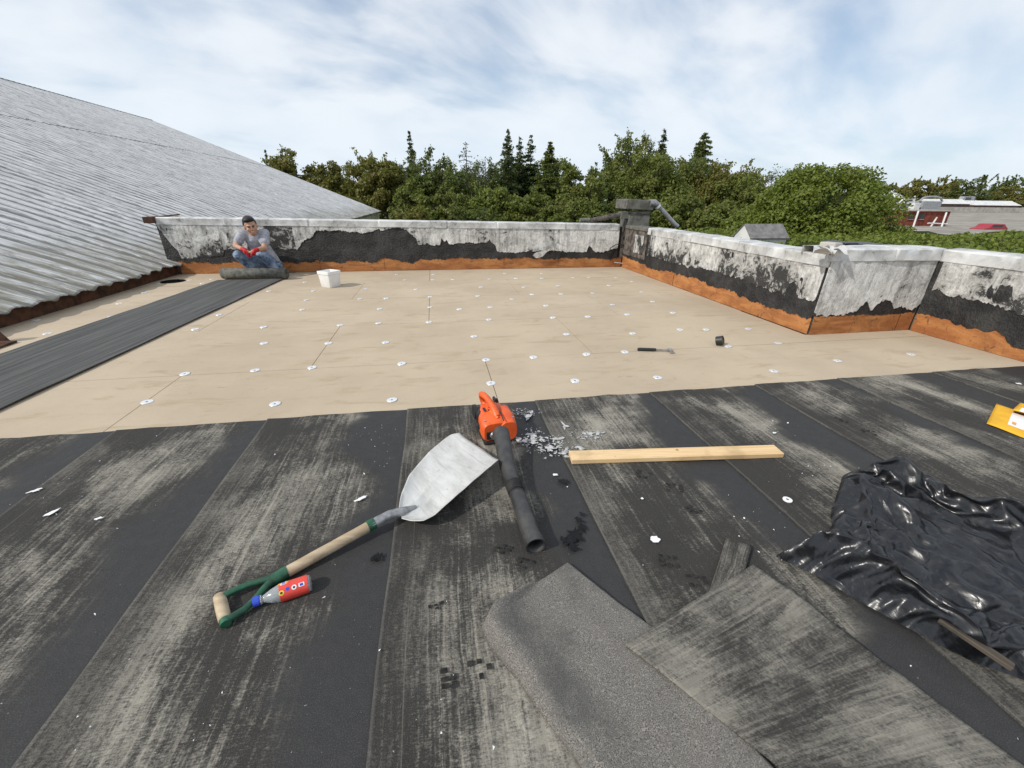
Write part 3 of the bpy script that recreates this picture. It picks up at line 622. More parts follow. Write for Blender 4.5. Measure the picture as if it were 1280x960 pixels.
# ---------------- neighbouring building with the corrugated roof
wh = empty('warehouse', (-12, 20, -5), 'big building on the left under a weathered grey corrugated roof, olive clad far end', 'building')
SL = .389; XE, ZE, XRG, XLAP, YF = -4.44, .175, -20.2, -12.9, 40.0
def rz(x): return ZE+SL*(XE-x)
def tier(x0, x1, nx, dz, y0, y1):
    per = 10; n = int((y1-y0)/.30*per); ys = y0+np.arange(n+1)*(.30/per)
    xs = np.concatenate([[x0, x0-.02], np.linspace(x0-.06, x1+.03, nx-2), [x1]]); YY, XX = np.meshgrid(ys, xs, indexing='ij')
    k = np.floor(ys/.9); jit = np.array([nz(q*1.37, x0) for q in k]); ragged = np.array([nz(q*7.3, 3.1) for q in np.floor(ys/.30)])
    XX = XX.copy(); XX[:, 0] += ragged*.03+jit*.05
    ZZ = ZE+SL*(XE-XX)+.017*np.sin(2*np.pi*YY/.30)+.006*np.sin(4*np.pi*YY/.30+.8)+dz+jit[:, None]*.010
    wob = np.array([[.010*nz(y*1.5, x*1.1) for x in xs] for y in ys[::per]]); ZZ += np.repeat(wob, per, axis=0)[:n+1] if len(np.repeat(wob, per, axis=0)) >= n+1 else 0
    me = bpy.data.meshes.new('corrugated_sheet'); V = np.stack([XX, YY, ZZ], -1).reshape(-1, 3); N = nx+1
    i, j = np.meshgrid(np.arange(n), np.arange(nx), indexing='ij'); q = (i*N+j).ravel(); Fq = np.stack([q, q+N, q+N+1, q+1], -1)
    me.from_pydata(V.tolist(), [], Fq.tolist()); me.materials.append(M['roof']); me.polygons.foreach_set('use_smooth', [True]*len(me.polygons)); me.uv_layers.new(name='UVMap')
    o = bpy.data.objects.new('corrugated_sheet', me); COL.objects.link(o); adopt(o, wh)
    md = o.modifiers.new('solid', 'SOLIDIFY'); md.thickness = .012; md.offset = -1
    return o
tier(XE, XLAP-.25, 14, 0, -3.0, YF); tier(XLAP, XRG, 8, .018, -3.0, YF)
MB().box((-4.70, 18.4, -2.50), (.10, 43.0, 4.99)).build('side_wall', M['olive_wall'], wh)
MB().add([(-4.7, YF-.15, -5), (XRG, YF-.15, -5), (XRG, YF-.15, rz(XRG)-.1), (-4.7, YF-.15, ZE-.0)], [(0, 1, 2, 3)]).build('gable_wall', M['olive_wall'], wh, solid=.1)
MB().box((-4.575, 4.05, .070), (.05, 14.1, .19)).build('fascia_board', M['rust'], wh, bevel=.006)
for k in range(24): MB().box((-4.60, 11.9+1.2*k, -.45), (.03, .05, 1.0)).build('cladding_rib', M['olive_wall'], wh)
MB().box((XRG-.1, 18.5, rz(XRG)+.03), (.30, 43, .03)).build('ridge_cap', M['roof'], wh)
for k, (y, s) in enumerate([(5.0, 1), (5.25, .8)]):
    pass
stub = empty('rusty_post', (-4.15, 4.45, 0), 'rusty steel stub standing at the left edge of the tan boards', 'post')
MB().box((-4.17, 4.5, .08), (.10, .07, .30), Matrix.Rotation(-.45, 3, 'Y')).build('upright', M['rust'], stub, bevel=.006)
MB().box((-4.12, 4.36, .012), (.30, .22, .02)).build('foot_plate', M['rust'], stub, bevel=.004)

# lower roof outside the right-hand parapets
lr = MB().poly([(4.30, 4.0), (9.5, 4.0), (9.5, 9.6), (4.30, 9.6)], -5, .25).build('lower_roof', M['bitumen_matt']); tag(lr, kind='structure')

# ================================================================== TREES
def leaf_mesh(name, C, Nrm, size, mat, parent, kind=None, aspect=.62):
    """one small diamond leaf per centre"""
    n = len(C); C = np.asarray(C); Nrm = Nrm/np.linalg.norm(Nrm, axis=1, keepdims=True)
    rv = rng.normal(size=(n, 3)); T = np.cross(Nrm, rv); T /= np.linalg.norm(T, axis=1, keepdims=True)+1e-9; B = np.cross(Nrm, T)
    sz = (np.asarray(size)*np.ones(n)*rng.uniform(.6, 1.35, n))[:, None]
    V = np.stack([C-T*sz, C-B*sz*aspect+Nrm*sz*.15, C+T*sz, C+B*sz*aspect+Nrm*sz*.15], 1).reshape(-1, 3).astype(np.float32)
    me = bpy.data.meshes.new(name); me.vertices.add(4*n); me.loops.add(4*n); me.polygons.add(n)
    me.vertices.foreach_set('co', V.ravel()); me.loops.foreach_set('vertex_index', np.arange(4*n, dtype=np.int32))
    me.polygons.foreach_set('loop_start', np.arange(0, 4*n, 4, dtype=np.int32)); me.update(calc_edges=True); me.validate()
    me.materials.append(mat); o = bpy.data.objects.new(name, me); COL.objects.link(o)
    if parent is not None: adopt(o, parent)
    if kind: o['kind'] = kind
    return o
def crown_pts(c, R, K, n, flat=.8, cl=(.2, .36), bias=.45, shell=(.70, 1.02)):
    c, R = np.array(c), np.array(R)
    d = rng.normal(size=(K, 3)); d /= np.linalg.norm(d, axis=1, keepdims=True)
    rad = rng.uniform(0, 1, K)**bias*rng.uniform(*shell, K); cc = c+d*R*rad[:, None]
    cr = rng.uniform(*cl, K)*min(R[0], R[2])
    wts = cr**2; idx = rng.choice(K, n, p=wts/wts.sum())
    dd = rng.normal(size=(n, 3)); dd[:, 2] += .25; dd /= np.linalg.norm(dd, axis=1, keepdims=True)
    rr = cr[idx]*rng.uniform(.45, 1.08, n)
    P = cc[idx]+dd*rr[:, None]*np.array([1, 1, flat]); N_ = dd+.75*rng.normal(size=(n, 3))+np.array([0, 0, .25])
    return P, N_, cc, cr
def limb(mb, a, b, r0, r1, wig=.12, k=5, n=6):
    a, b = Vector(a), Vector(b); L = (b-a).length; pts = []
    for i in range(k+1):
        t_ = i/k; p = a.lerp(b, t_)
        if 0 < i < k: p += Vector((random.uniform(-1, 1), random.uniform(-1, 1), random.uniform(-.4, .4)))*wig*L*.35
        pts.append(p)
    mb.tube(pts, [r0+(r1-r0)*i/k for i in range(k+1)], n)
def broadleaf(px, ptop, hw, Y, mat, label, n=7000, ls=.17, zb=-2.0, K=42, group='trees beyond the parapets', name='broadleaf_tree', flat=.8, cl=(.2, .36), depth=1.0, top_wisps=0):
    P = atY(px, ptop, Y); Rx = abs(atY(px+hw, ptop, Y).x-P.x); zt = P.z; zc = (zt+zb)/2; Rz = (zt-zb)/2
    root = empty(name, (P.x, Y, -5), label, 'tree', group)
    n = int(n*1.55); ls = ls*.80; K = int(K*1.9); Rx *= 1.14
    pts, nr, cc, cr = crown_pts((P.x, Y, zc), (Rx, Rx*.95*depth, Rz), K, n, flat, (cl[0]*.62, cl[1]*.72), .40, (.74, 1.0))
    lo = crown_pts((P.x, Y, zb-.2), (Rx*1.0, Rx*.8, 2.0), 26, n//4)
    if not top_wisps: top_wisps = 16
    tb = MB(); limb(tb, (P.x, Y, -5.05), (P.x+.1*Rx, Y, zc+Rz*.35), .045*Rx+.09, .05, .06, 6, 8)
    top_i = np.argsort(-cc[:, 2])[:18]
    for q in top_i: f_ = random.uniform(.55, .98); limb(tb, (P.x+.1*Rx*f_, Y, -5+(zc+Rz*.35+5)*f_), cc[q], .05+.012*Rx, .02, .12, 4, 5)
    if top_wisps:
        ex = []
        for q in range(top_wisps):
            a = cc[top_i[rng.integers(len(top_i))]]; d = np.array([rng.normal()*.5, rng.normal()*.4, abs(rng.normal())*.6+.5]); L = rng.uniform(.5, 1.3)*Rx*.30; b = a+d*L
            if b[2] > zt+.35: continue
            limb(tb, a, b, .03, .012, .1, 3, 4); m_ = 34; f_ = rng.uniform(.2, 1, (m_, 1)); ex.append(a+(b-a)*f_+rng.normal(size=(m_, 3))*.13)
        if ex: ex = np.vstack(ex); pts = np.vstack([pts, ex]); nr = np.vstack([nr, rng.normal(size=ex.shape)+[0, 0, .3]])
    tb.build('trunk', M['bark'], root, smooth=True)
    leaf_mesh('crown', pts, nr, ls, mat, root); return root
def conifer(px, ptop, hw, Y, mat, label, dens=1.0, zb=-4.0, sparse=False, ls=.13, name='conifer_tree'):
    P = atY(px, ptop, Y); R0 = abs(atY(px+hw, ptop, Y).x-P.x); H = P.z-zb
    root = empty(name, (P.x, Y, -5), label, 'tree', 'trees beyond the parapets')
    tb = MB(); limb(tb, (P.x, Y, -5.05), (P.x, Y, P.z-.05), .16, .015, .01, 8, 7); C, N_ = [], []
    z = P.z-.15; step = .34
    while z > zb:
        f = (P.z-z)/H; R = 1.35*R0*min(1.3, (f*1.9)**.85+.05)*random.uniform(.72, 1.15); nb = int((6 if sparse else 9)*(.6+.6*min(1, f*2)))
        for b_ in range(nb):
            an = random.uniform(0, 6.283); L = R*random.uniform(.6, 1.12); d = np.array([math.cos(an), math.sin(an), 0]); dro = random.uniform(.12, .38) if not sparse else random.uniform(-.12, .3)
            base = np.array([P.x, Y, z+random.uniform(-.12, .12)])
            if sparse or b_ % 3 == 0: tb.tube([base, base+d*L*.5-np.array([0, 0, dro*L*.35]), base+d*L-np.array([0, 0, dro*L*.6])], [.022, .014, .006], 4, False)
            m_ = int(max(7, L*(34 if not sparse else 15))*dens); tt = rng.uniform(.08, 1, m_)[:, None]
            side = np.array([-d[1], d[0], 0]); wdt = (1.05-tt)*L*.30+.05
            q = base+d*L*tt-np.array([0, 0, 1])*(dro*L*.6*tt**1.3)+side*rng.normal(size=(m_, 1))*wdt-np.array([0, 0, 1])*np.abs(rng.normal(size=(m_, 1)))*.09
            C.append(q); N_.append(np.array([0, 0, 1.0])+.65*rng.normal(size=(m_, 3))+d*.3)
        z -= step*random.uniform(.75, 1.2)*(1.0 if not sparse else 1.25)
    tb.build('trunk', M['bark'], root, smooth=True); leaf_mesh('crown', np.vstack(C), np.vstack(N_), ls, mat, root, aspect=.42); return root
def bare(px, ptop, hw, Y, label, leafy=0, zb=-5):
    P = atY(px, ptop, Y); W = abs(atY(px+hw, ptop, Y).x-P.x); root = empty('bare_tree', (P.x, Y, -5), label, 'tree', 'trees beyond the parapets')
    tb = MB(); limb(tb, (P.x, Y, zb), (P.x, Y, P.z), .13, .015, .03, 8, 6); tips = []
    for q in range(46):
        f = random.uniform(.35, .98); z = zb+(P.z-zb)*f; an = random.uniform(0, 6.28); L = W*(1.15-f)*2.2*random.uniform(.5, 1)
        a = Vector((P.x, Y, z)); b = a+Vector((math.cos(an)*L, math.sin(an)*L, L*random.uniform(.05, .5))); limb(tb, a, b, .035, .008, .15, 4, 4)
        for k in range(5):
            c_ = a.lerp(b, random.uniform(.3, 1)); d_ = c_+Vector((random.uniform(-.5, .5), random.uniform(-.5, .5), random.uniform(-.1, .5))); limb(tb, c_, d_, .012, .004, .1, 2, 3); tips.append(d_)
    tb.build('trunk', M['twig'], root)
    if leafy:
        T = np.array([tips[i % len(tips)] for i in range(leafy)])+rng.normal(size=(leafy, 3))*.22; leaf_mesh('crown', T, rng.normal(size=(leafy, 3)), .10, M['leaf_dark'], root)
    return root
broadleaf(362, 184, 36, 56, M['leaf_olive'], 'brownish olive tree rising left-most over the grey corrugated roof edge', 9000, .19, K=46)
broadleaf(412, 200, 32, 54, M['leaf_olive'], 'olive tree sloping down beside the corrugated roof rake', 7000, .19, K=36)
conifer(331, 187, 6, 60, M['needle'], 'tiny dark conifer tip just showing over the corrugated roof')
conifer(511, 163, 13, 55, M['needle'], 'lone thin conifer poking up behind the olive tree next to the roof corner', 1.2)
broadleaf(474, 191, 36, 48, M['leaf_olive'], 'broad olive tree with a dark forked trunk right of the corrugated roof corner', 9000, .17, K=44, zb=-.4)
broadleaf(543, 188, 38, 44, M['leaf_dark'], 'dense mid green tree between the thin conifer and the bare conifer', 9500, .16, K=46)
broadleaf(508, 222, 26, 42, M['leaf_green'], 'lower green tree in front of the lone thin conifer', 6000, .15, K=30)
conifer(582, 176, 22, 46, M['needle'], 'sparse half-bare grey conifer left of the tall dark spruces', .55, sparse=True)
bare(606, 196, 13, 47, 'leafless grey tree between the sparse conifer and the tall spruces', 300)
conifer(635, 160, 17, 48, M['needle'], 'tallest dark spruce in the middle of the tree line', 1.15)
conifer(650, 171, 13, 50, M['needle'], 'slim dark spruce squeezed between two taller spruces', 1.1)
conifer(664, 168, 16, 49, M['needle'], 'dark spruce just right of the tallest one', 1.15)
conifer(688, 176, 24, 45, M['leaf_dark'], 'wide green spruce right of the dark spruce trio', 1.5, ls=.15)
broadleaf(620, 224, 30, 34, M['leaf_light'], 'bright yellow-green rounded bush tree below the tallest spruce', 8000, .13, K=40)
broadleaf(718, 196, 20, 41, M['leaf_green'], 'upright green tree with a pointed top left of the dark gap', 6500, .15, K=34, cl=(.3, .5))
broadleaf(746, 206, 22, 43, M['leaf_dark'], 'dark rounded tree in the dip between the green tree and the airy tree', 6500, .15, K=34)
broadleaf(668, 240, 32, 33, M['leaf_green'], 'low dark green shrub tree under the wide green spruce', 6000, .13, K=36)
broadleaf(715, 248, 30, 31, M['leaf_green'], 'low green shrub tree left of the grey boxes on the corner', 6000, .12, K=36)
broadleaf(796, 163, 38, 47, M['leaf_green'], 'tall airy tree whose thin upper branches show sky through them', 8000, .15, K=56, cl=(.16, .30), top_wisps=40)
conifer(831, 160, 15, 50, M['needle'], 'dark spruce tip rising behind the big round tree above the grey boxes', 1.2)
broadleaf(822, 184, 38, 40, M['leaf_green'], 'big round bright tree directly above the grey boxes on the corner', 11000, .15, K=54)
conifer(882, 165, 27, 49, M['leaf_dark'], 'broad dark conifer right of the big round tree', 1.5, ls=.16)
broadleaf(908, 198, 38, 42, M['leaf_olive'], 'brown-tinged olive tree in front of the broad dark conifer', 9000, .15, K=46)
broadleaf(938, 208, 25, 47, M['leaf_olive'], 'thin-topped brownish tree between olive tree and vine-covered mound', 3800, .15, K=30, cl=(.14, .26), top_wisps=16)
bare(968, 214, 16, 38, 'leafless twiggy tree at the left shoulder of the vine-covered mound', 500)
broadleaf(872, 246, 42, 30, M['leaf_green'], 'low green tree under the olive tree right of the grey boxes', 8000, .12, K=44)
broadleaf(782, 246, 30, 33, M['leaf_dark'], 'dark low tree behind the grey boxes on the corner', 5500, .13, K=34)
broadleaf(935, 262, 38, 26, M['leaf_light'], 'light green bush behind the little white shed', 7000, .11, K=40)
broadleaf(590, 258, 40, 30, M['leaf_dark'], 'low dark bush left of the yellow-green bush tree', 6000, .12, K=40)
broadleaf(520, 262, 34, 30, M['leaf_olive'], 'low pale olive bush over the middle of the back parapet', 5000, .11, K=34)
for k, (px, pt, hw, Y, mt, nm) in enumerate(((452, 203, 30, 52, 'leaf_olive', 'olive tree filling in behind the roof corner, lower than its neighbours'), (495, 195, 32, 58, 'leaf_dark', 'dark tree behind the broad olive tree'), (566, 196, 32, 53, 'leaf_green', 'green tree just left of the sparse conifer'), (603, 200, 32, 55, 'leaf_dark', 'dark tree behind the bright bush tree'), (642, 192, 34, 54, 'leaf_dark', 'dark tree at the foot of the spruce trio'), (692, 196, 32, 50, 'leaf_green', 'green tree behind the wide green spruce'), (735, 216, 28, 38, 'leaf_green', 'mid green tree in the dip left of the airy tree'), (768, 192, 28, 52, 'leaf_dark', 'dark tree under the left side of the airy tree'), (800, 190, 36, 53, 'leaf_green', 'green tree behind the big round tree'), (855, 190, 32, 46, 'leaf_green', 'green tree between the big round tree and the broad conifer'), (880, 196, 32, 45, 'leaf_dark', 'dark tree below the broad dark conifer'), (925, 214, 36, 40, 'leaf_green', 'green tree left of the bare twiggy tree'), (960, 226, 32, 34, 'leaf_green', 'green tree at the foot of the bare twiggy tree'), (640, 244, 40, 38, 'leaf_green', 'low green tree right of the bright bush tree'), (555, 240, 40, 38, 'leaf_green', 'low green tree between olive bush and bright bush tree'), (745, 252, 34, 34, 'leaf_green', 'low green tree just left of the mossy pipe'), (835, 240, 36, 35, 'leaf_green', 'low green tree behind the grey conduit'))):
    broadleaf(px, pt, hw, Y, M[mt], nm, 6500, .15, K=44, cl=(.22, .38))
# vine-covered mound
P = atY(1042, 202, 24); root = empty('vine_mound', (P.x, 24, -5), 'huge rounded mound of green vines swallowing a tree behind the right parapet', 'vine-covered tree')
Rx = abs(atY(1122, 202, 24).x-P.x)
p1, n1, cc, cr = crown_pts((P.x, 24, -2.0), (Rx*1.04, Rx*.9, P.z+2.0-.45), 440, 84000, .9, (.10, .19), .04, (.90, 1.02))
p2, n2, _, _ = crown_pts((P.x+Rx*.95, 23, -2.6), (Rx*.75, Rx*.7, 2.2), 70, 17000, .8, (.16, .28), .1, (.85, 1.02))
p3, n3, _, _ = crown_pts((P.x-Rx*.8, 24, -2.0), (Rx*.6, Rx*.6, 3.0), 70, 15000, .8, (.16, .28), .1, (.85, 1.02))
p4, n4, _, _ = crown_pts((P.x, 24, -1.9), (Rx*1.03, Rx*.9, P.z+1.9-.40), 46, 20000, .9, (.10, .20), .04, (.95, 1.08))
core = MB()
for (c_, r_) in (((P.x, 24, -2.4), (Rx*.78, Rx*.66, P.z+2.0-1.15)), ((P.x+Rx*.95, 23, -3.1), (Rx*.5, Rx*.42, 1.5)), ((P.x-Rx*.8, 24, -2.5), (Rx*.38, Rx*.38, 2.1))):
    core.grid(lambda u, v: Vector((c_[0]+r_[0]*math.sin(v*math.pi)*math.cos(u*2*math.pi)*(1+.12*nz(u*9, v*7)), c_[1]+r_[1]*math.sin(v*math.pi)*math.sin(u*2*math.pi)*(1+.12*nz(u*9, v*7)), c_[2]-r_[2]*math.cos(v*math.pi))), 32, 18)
core.build('shade_core', M['inner_shade'], root, smooth=True)  # opaque core behind the leaves; its dark colour stands for inner shade
tb = MB(); limb(tb, (P.x, 24, -5.05), (P.x, 24, .5), .25, .08); sb_ = MB(); sh = []
for q in range(70):
    a = cc[rng.integers(len(cc))]
    if a[2] < 0: continue
    b = a+np.array([rng.normal()*.5, rng.normal()*.4, rng.uniform(.35, 1.0)]); limb(sb_, a, b, .012, .005, .2, 3, 3); m_ = 22
    sh.append(a+(b-a)*rng.uniform(.3, 1, (m_, 1))+rng.normal(size=(m_, 3))*.06)
sh = np.vstack(sh); tb.build('trunk', M['bark'], root); sb_.build('vine_shoots', M['bark'], root)['kind'] = 'stuff'
leaf_mesh('vine_leaves', np.vstack([p1, p2, p3, p4, sh]), np.vstack([n1, n2, n3, n4, rng.normal(size=sh.shape)+[0, 0, .4]]), .088, M['leaf_vine'], root)
# low rolling ivy beyond the right parapets
def ivy_h(x, y): return -.30+.45*nz(x*.22, y*.22, 4.1)+.20*nz(x*.9, y*.9)-.020*max(0, y-14)+.012*(x-12)
xs = rng.uniform(8, 46, 60000); ys = rng.uniform(4, 24, 60000); keep = (xs < 9.6+(ys-2)*3.4) & ~((ys > 9) & (xs < 11)) & ((xs < 27) | (ys < 17))
xs, ys = xs[keep], ys[keep]
hs = np.array([ivy_h(x, y) for x, y in zip(xs, ys)]); dep = np.abs(rng.normal(size=len(xs)))*.13
ivy = leaf_mesh('ivy_cover', np.stack([xs, ys, hs-dep+.10*rng.uniform(0, 1, len(xs))**4], 1), rng.normal(size=(len(xs), 3))*.75+np.array([-.1, -.25, .9]), .085, M['leaf_vine'], None, 'stuff')
tag(ivy, 'low rolling sheet of bright green ivy beyond the right-hand parapet', 'ivy')
nx, ny = 60, 30
MB().grid(lambda u, v: (8.5+(v*38), 3+u*21, ivy_h(8.5+v*38, 3+u*21)-.28 if 0 < u < 1 and 0 < v < 1 else -5.0), 30, 60).build('ivy_core', M['inner_shade'], ivy)

# ================================================================== DISTANT LOT AND BUILDINGS
lot = MB().poly([(30, 24), (330, 24), (330, 175), (30, 175)], -5.1, -2.0).build('parking_lot', M['lot']); tag(lot, kind='structure')
def box_between(mb, pxa, pxb, ya, yb, Y, depth, zlo=None):
    a = atY(pxa, ya, Y); b = atY(pxb, yb, Y); z0 = zlo if zlo is not None else b.z
    mb.box(((a.x+b.x)/2, Y+depth/2, (a.z+z0)/2), (abs(b.x-a.x), depth, abs(a.z-z0))); return mb
YBK = 58
a, b = atY(1122, 262, YBK), atY(1188, 266, YBK)
bk = empty('brick_building', ((a.x+b.x)/2, YBK+4, -2), 'single-storey red brick building with leaning white pipes beyond the ivy', 'building')
zt = (a.z+b.z)/2
MB().box(((a.x+b.x)/2, YBK+4, (zt-2)/2), (b.x-a.x, 8, zt+2)).build('wall', M['brick'], bk)
MB().box(((a.x+b.x)/2, YBK+4, zt+.09), (b.x-a.x+.5, 8.5, .18)).build('roof', M['tan_wall'], bk)
for px_ in (1139, 1152):
    c = atY(px_, 270, YBK); f = MB().box((c.x, YBK-.02, c.z-.1), (.95, .10, .75)).build('window', M['window'], bk); MB().box((c.x, YBK-.09, c.z-.5), (1.05, .1, .07)).build('sill', M['tan_wall'], f)
wp = empty('white_pipe_frame', (atY(1163, 285, YBK-2).x, YBK-2, -2), 'white painted pipe rack leaning in front of the red brick building', 'pipe rack')
for (x0, y0, x1, y1) in ((1148, 264, 1140, 288), (1183, 266, 1176, 286), (1171, 272, 1161, 287)): MB().tube([atY(x0, y0, YBK-.4), atY(x1, y1, YBK-2.2)], .12, 8).build('post', M['roof_white'], wp, smooth=True)
MB().tube([atY(1160, 279, YBK-1.4), atY(1184, 280, YBK-1.4)], .10, 8).build('rail', M['roof_white'], wp, smooth=True)
pw = MB(); a, b = atY(1105, 264, 150), atY(1420, 264, 150); pw.box(((a.x+b.x)/2, 150, -.9), (b.x-a.x, .5, 2.0)); tag(pw.build('lot_wall', M['tan_wall']), 'long low pale wall along the far edge of the gravel lot', 'wall')
for k, (p0, p1, yt, yb_, lab) in enumerate(((1166, 1210, 252, 261, 'brown shed with a white roof behind the low pale wall, next to the parked vans'), (1219, 1272, 254, 263, 'long brown shed with a white roof at the right end behind the low pale wall'), (1100, 1127, 244, 255, 'pale shed rising beside the vine mound, leftmost of the far sheds'))):
    a, b = atY(p0, yt, 158), atY(p1, yb_, 158); sh_ = empty('long_shed', ((a.x+b.x)/2, 162, -2), lab, 'shed', 'far low sheds')
    MB().box(((a.x+b.x)/2, 162, (a.z-2)/2-.4), (b.x-a.x, 8, a.z+2-.8)).build('wall', M['brown_wall'] if k < 2 else M['tan_wall'], sh_)
    w_ = (b.x-a.x)/2+.5; xm = (a.x+b.x)/2; z_ = a.z-.8
    MB().add([(xm-w_, 157.5, z_), (xm+w_, 157.5, z_), (xm+w_, 162, z_+1.9), (xm-w_, 162, z_+1.9), (xm+w_, 166.5, z_), (xm-w_, 166.5, z_)], [(0, 1, 2, 3), (3, 2, 4, 5), (0, 3, 5), (1, 4, 2), (0, 5, 4, 1)]).build('roof', M['roof_white'], sh_)
def vehicle(px, py, Y, L, H, mat, label, cat, name, van=False):
    c = atY(px, py, Y); zg = c.z; root = empty(name, (c.x, Y, zg), label, cat, 'vehicles in the far lot')
    x0, x1 = -L/2, L/2; prof = [(x0, .35), (x0+.05, .85), (x0+.9, 1.0), (x0+1.5, H), (x1-.9, H), (x1-.25, 1.0), (x1, .9), (x1, .35)] if not van else [(x0, .35), (x0, 1.0), (x0+.7, 1.15), (x0+1.3, H), (x1, H), (x1, .35)]
    n = len(prof); vs = [(c.x+p[0], Y-.9, zg+p[1]) for p in prof]+[(c.x+p[0], Y+.9, zg+p[1]) for p in prof]
    MB().add(vs, [tuple(range(n)), tuple(range(2*n-1, n-1, -1))]+[(i, i+n, (i+1) % n+n, (i+1) % n) for i in range(n)]).build('body', mat, root, bevel=.08)
    MB().box((c.x+.1, Y-.905, zg+(H+.95)/2), (L*.42, .03, (H-1.0)*.6)).build('side_window', M['window'], root)
    for wx in (x0+.85, x1-.85): MB().tube([(c.x+wx, Y-.93, zg+.33), (c.x+wx, Y-.7, zg+.33)], .33, 14).build('wheel', M['dark'], root)
vehicle(1232, 293, 50, 4.4, 1.45, M['car_red'], 'red car parked on the gravel lot beyond the ivy', 'car', 'parked_car')
vehicle(1132, 256, 148, 6.5, 2.2, M['roof_white'], 'white car left of the grey machinery at the far wall', 'car', 'parked_car')
vehicle(1205, 254, 170, 8, 2.9, M['metal_grey'], 'grey van roof showing above the brown shed', 'van', 'parked_van', True)
a, b = atY(1155, 245, 146), atY(1178, 260, 146); hv = empty('rooftop_machine', ((a.x+b.x)/2, 148, -2), 'grey arched machine housing standing between the white car and brown shed', 'machinery')
xm, w_ = (a.x+b.x)/2, (b.x-a.x)/2
MB().box((xm, 148, (a.z-2)/2-.9), (2*w_*.8, 4, a.z+2-1.8)).build('housing', M['metal_grey'], hv, bevel=.1)
MB().tube([(xm-w_, 147, a.z-1.9), (xm-w_*.75, 147, a.z-.6), (xm-w_*.3, 147, a.z-.2), (xm+w_*.3, 147, a.z-.2), (xm+w_*.75, 147, a.z-.6), (xm+w_, 147, a.z-1.9)], .35, 8).build('arch', M['metal_grey'], hv, smooth=True)
MB().box((xm-w_*1.35, 147, -.2), (w_*.5, 3, 3.2)).build('side_cabinet', M['roof_white'], hv, bevel=.1)
far = dict(group='far trees beyond the lot', zb=-3, flat=.7)
broadleaf(1119, 229, 17, 190, M['leaf_olive'], 'rust-tinged far tree next to the vine mound shoulder', 2600, .62, K=30, **far)
broadleaf(1165, 219, 27, 195, M['leaf_olive'], 'big spreading olive far tree above the grey machinery', 4200, .62, K=40, **far)
broadleaf(1218, 218, 19, 195, M['leaf_dark'], 'dark open-crowned far tree above the two brown sheds', 3000, .58, K=34, **far)
broadleaf(1243, 226, 14, 215, M['leaf_dark'], 'thin greyish far tree right of the dark open-crowned one', 1000, .55, K=24, cl=(.14, .24), **far)
broadleaf(1276, 218, 20, 215, M['leaf_dark'], 'dark far tree cut by the right edge of the picture', 3000, .62, K=34, **far)
broadleaf(1270, 232, 20, 190, M['leaf_olive'], 'olive far tree in front of the dark one at the right edge', 2800, .58, K=30, **far)
broadleaf(1195, 232, 22, 205, M['leaf_dark'], 'low dark far tree filling the gap behind the first brown shed', 2400, .62, K=30, **far)
broadleaf(1088, 236, 22, 200, M['leaf_olive'], 'far olive tree mostly hidden behind the vine mound', 2400, .62, K=30, **far)
broadleaf(1330, 226, 30, 200, M['leaf_dark'], 'far dark tree just beyond the right frame edge', 2400, .65, K=30, **far)
# little white shed
ysd = 18.0; a, b = atY(933, 294, ysd), atY(983, 304, ysd); shd = empty('garden_shed', ((a.x+b.x)/2, ysd+1, -5), 'small white shed with a grey pitched roof just behind the right parapet', 'shed')
xm, w_ = (a.x+b.x)/2, (b.x-a.x)/2; zr = atY(958, 281, ysd).z; ze = a.z
x0_, x1_, yr_ = xm-w_*.80, xm+w_*.95, ysd+.55
MB().add([(x0_, ysd, -5), (x1_, ysd, -5), (x1_, ysd, ze-.12), (x0_, ysd, ze-.12), (x0_, ysd+1.1, -5), (x1_, ysd+1.1, -5), (x1_, ysd+1.1, ze-.12), (x0_, ysd+1.1, ze-.12), (x0_, yr_, zr-.04), (x1_, yr_, zr-.04)], [(0, 1, 2, 3), (5, 4, 7, 6), (4, 0, 3, 8, 7), (1, 5, 6, 9, 2)]).build('wall', M['roof_white'], shd)
MB().add([(x0_-.04, ysd-.10, ze-.15), (x1_+.06, ysd-.10, ze-.15), (x1_+.06, yr_, zr), (x0_-.04, yr_, zr)], [(0, 1, 2, 3)]).build('roof', M['shed_roof'], shd, solid=.04)
MB().add([(x0_-.04, ysd+1.2, ze-.15), (x1_+.06, ysd+1.2, ze-.15), (x1_+.06, yr_, zr+.003), (x0_-.04, yr_, zr+.003)], [(3, 2, 1, 0)]).build('roof', M['shed_roof'], shd, solid=.04)
# boxes, conduit and mossy pipe on the back right corner
YC = 8.56
cb = empty('corner_vent', (4.25, YC, .8), 'two stacked grey weathered boxes standing on the back right roof corner', 'vent')
a, b = atY(787, 264, YC), atY(812, 282, YC); MB().box(((a.x+b.x)/2, YC+.22, (a.z+.75)/2), (b.x-a.x, .44, a.z-.75), taper=.93).build('lower_box', M['concrete'], cb, bevel=.012)
a, b = atY(784, 250, YC-.03), atY(817, 263, YC-.03); MB().box(((a.x+b.x)/2, YC+.25, (a.z+b.z)/2+.01), (b.x-a.x, .56, a.z-b.z), Matrix.Rotation(.04, 3, 'Y')).build('upper_box', M['concrete'], cb, bevel=.012)
a, b = atY(786, 265.5, YC), atY(813, 264, YC); MB().box(((a.x+b.x)/2, YC+.22, a.z-.01), (b.x-a.x+.02, .46, .02)).build('seam', M['masonry'], cb)
cd = empty('conduit', tuple(atY(822, 256, YC)), 'bright grey conduit bending down from the stacked boxes towards the right', 'pipe')
MB().tube([atY(812, 254, YC), atY(818, 254, YC), atY(823, 258, YC)], [.07, .075, .065], 12).build('elbow', M['steel'], cd, smooth=True)
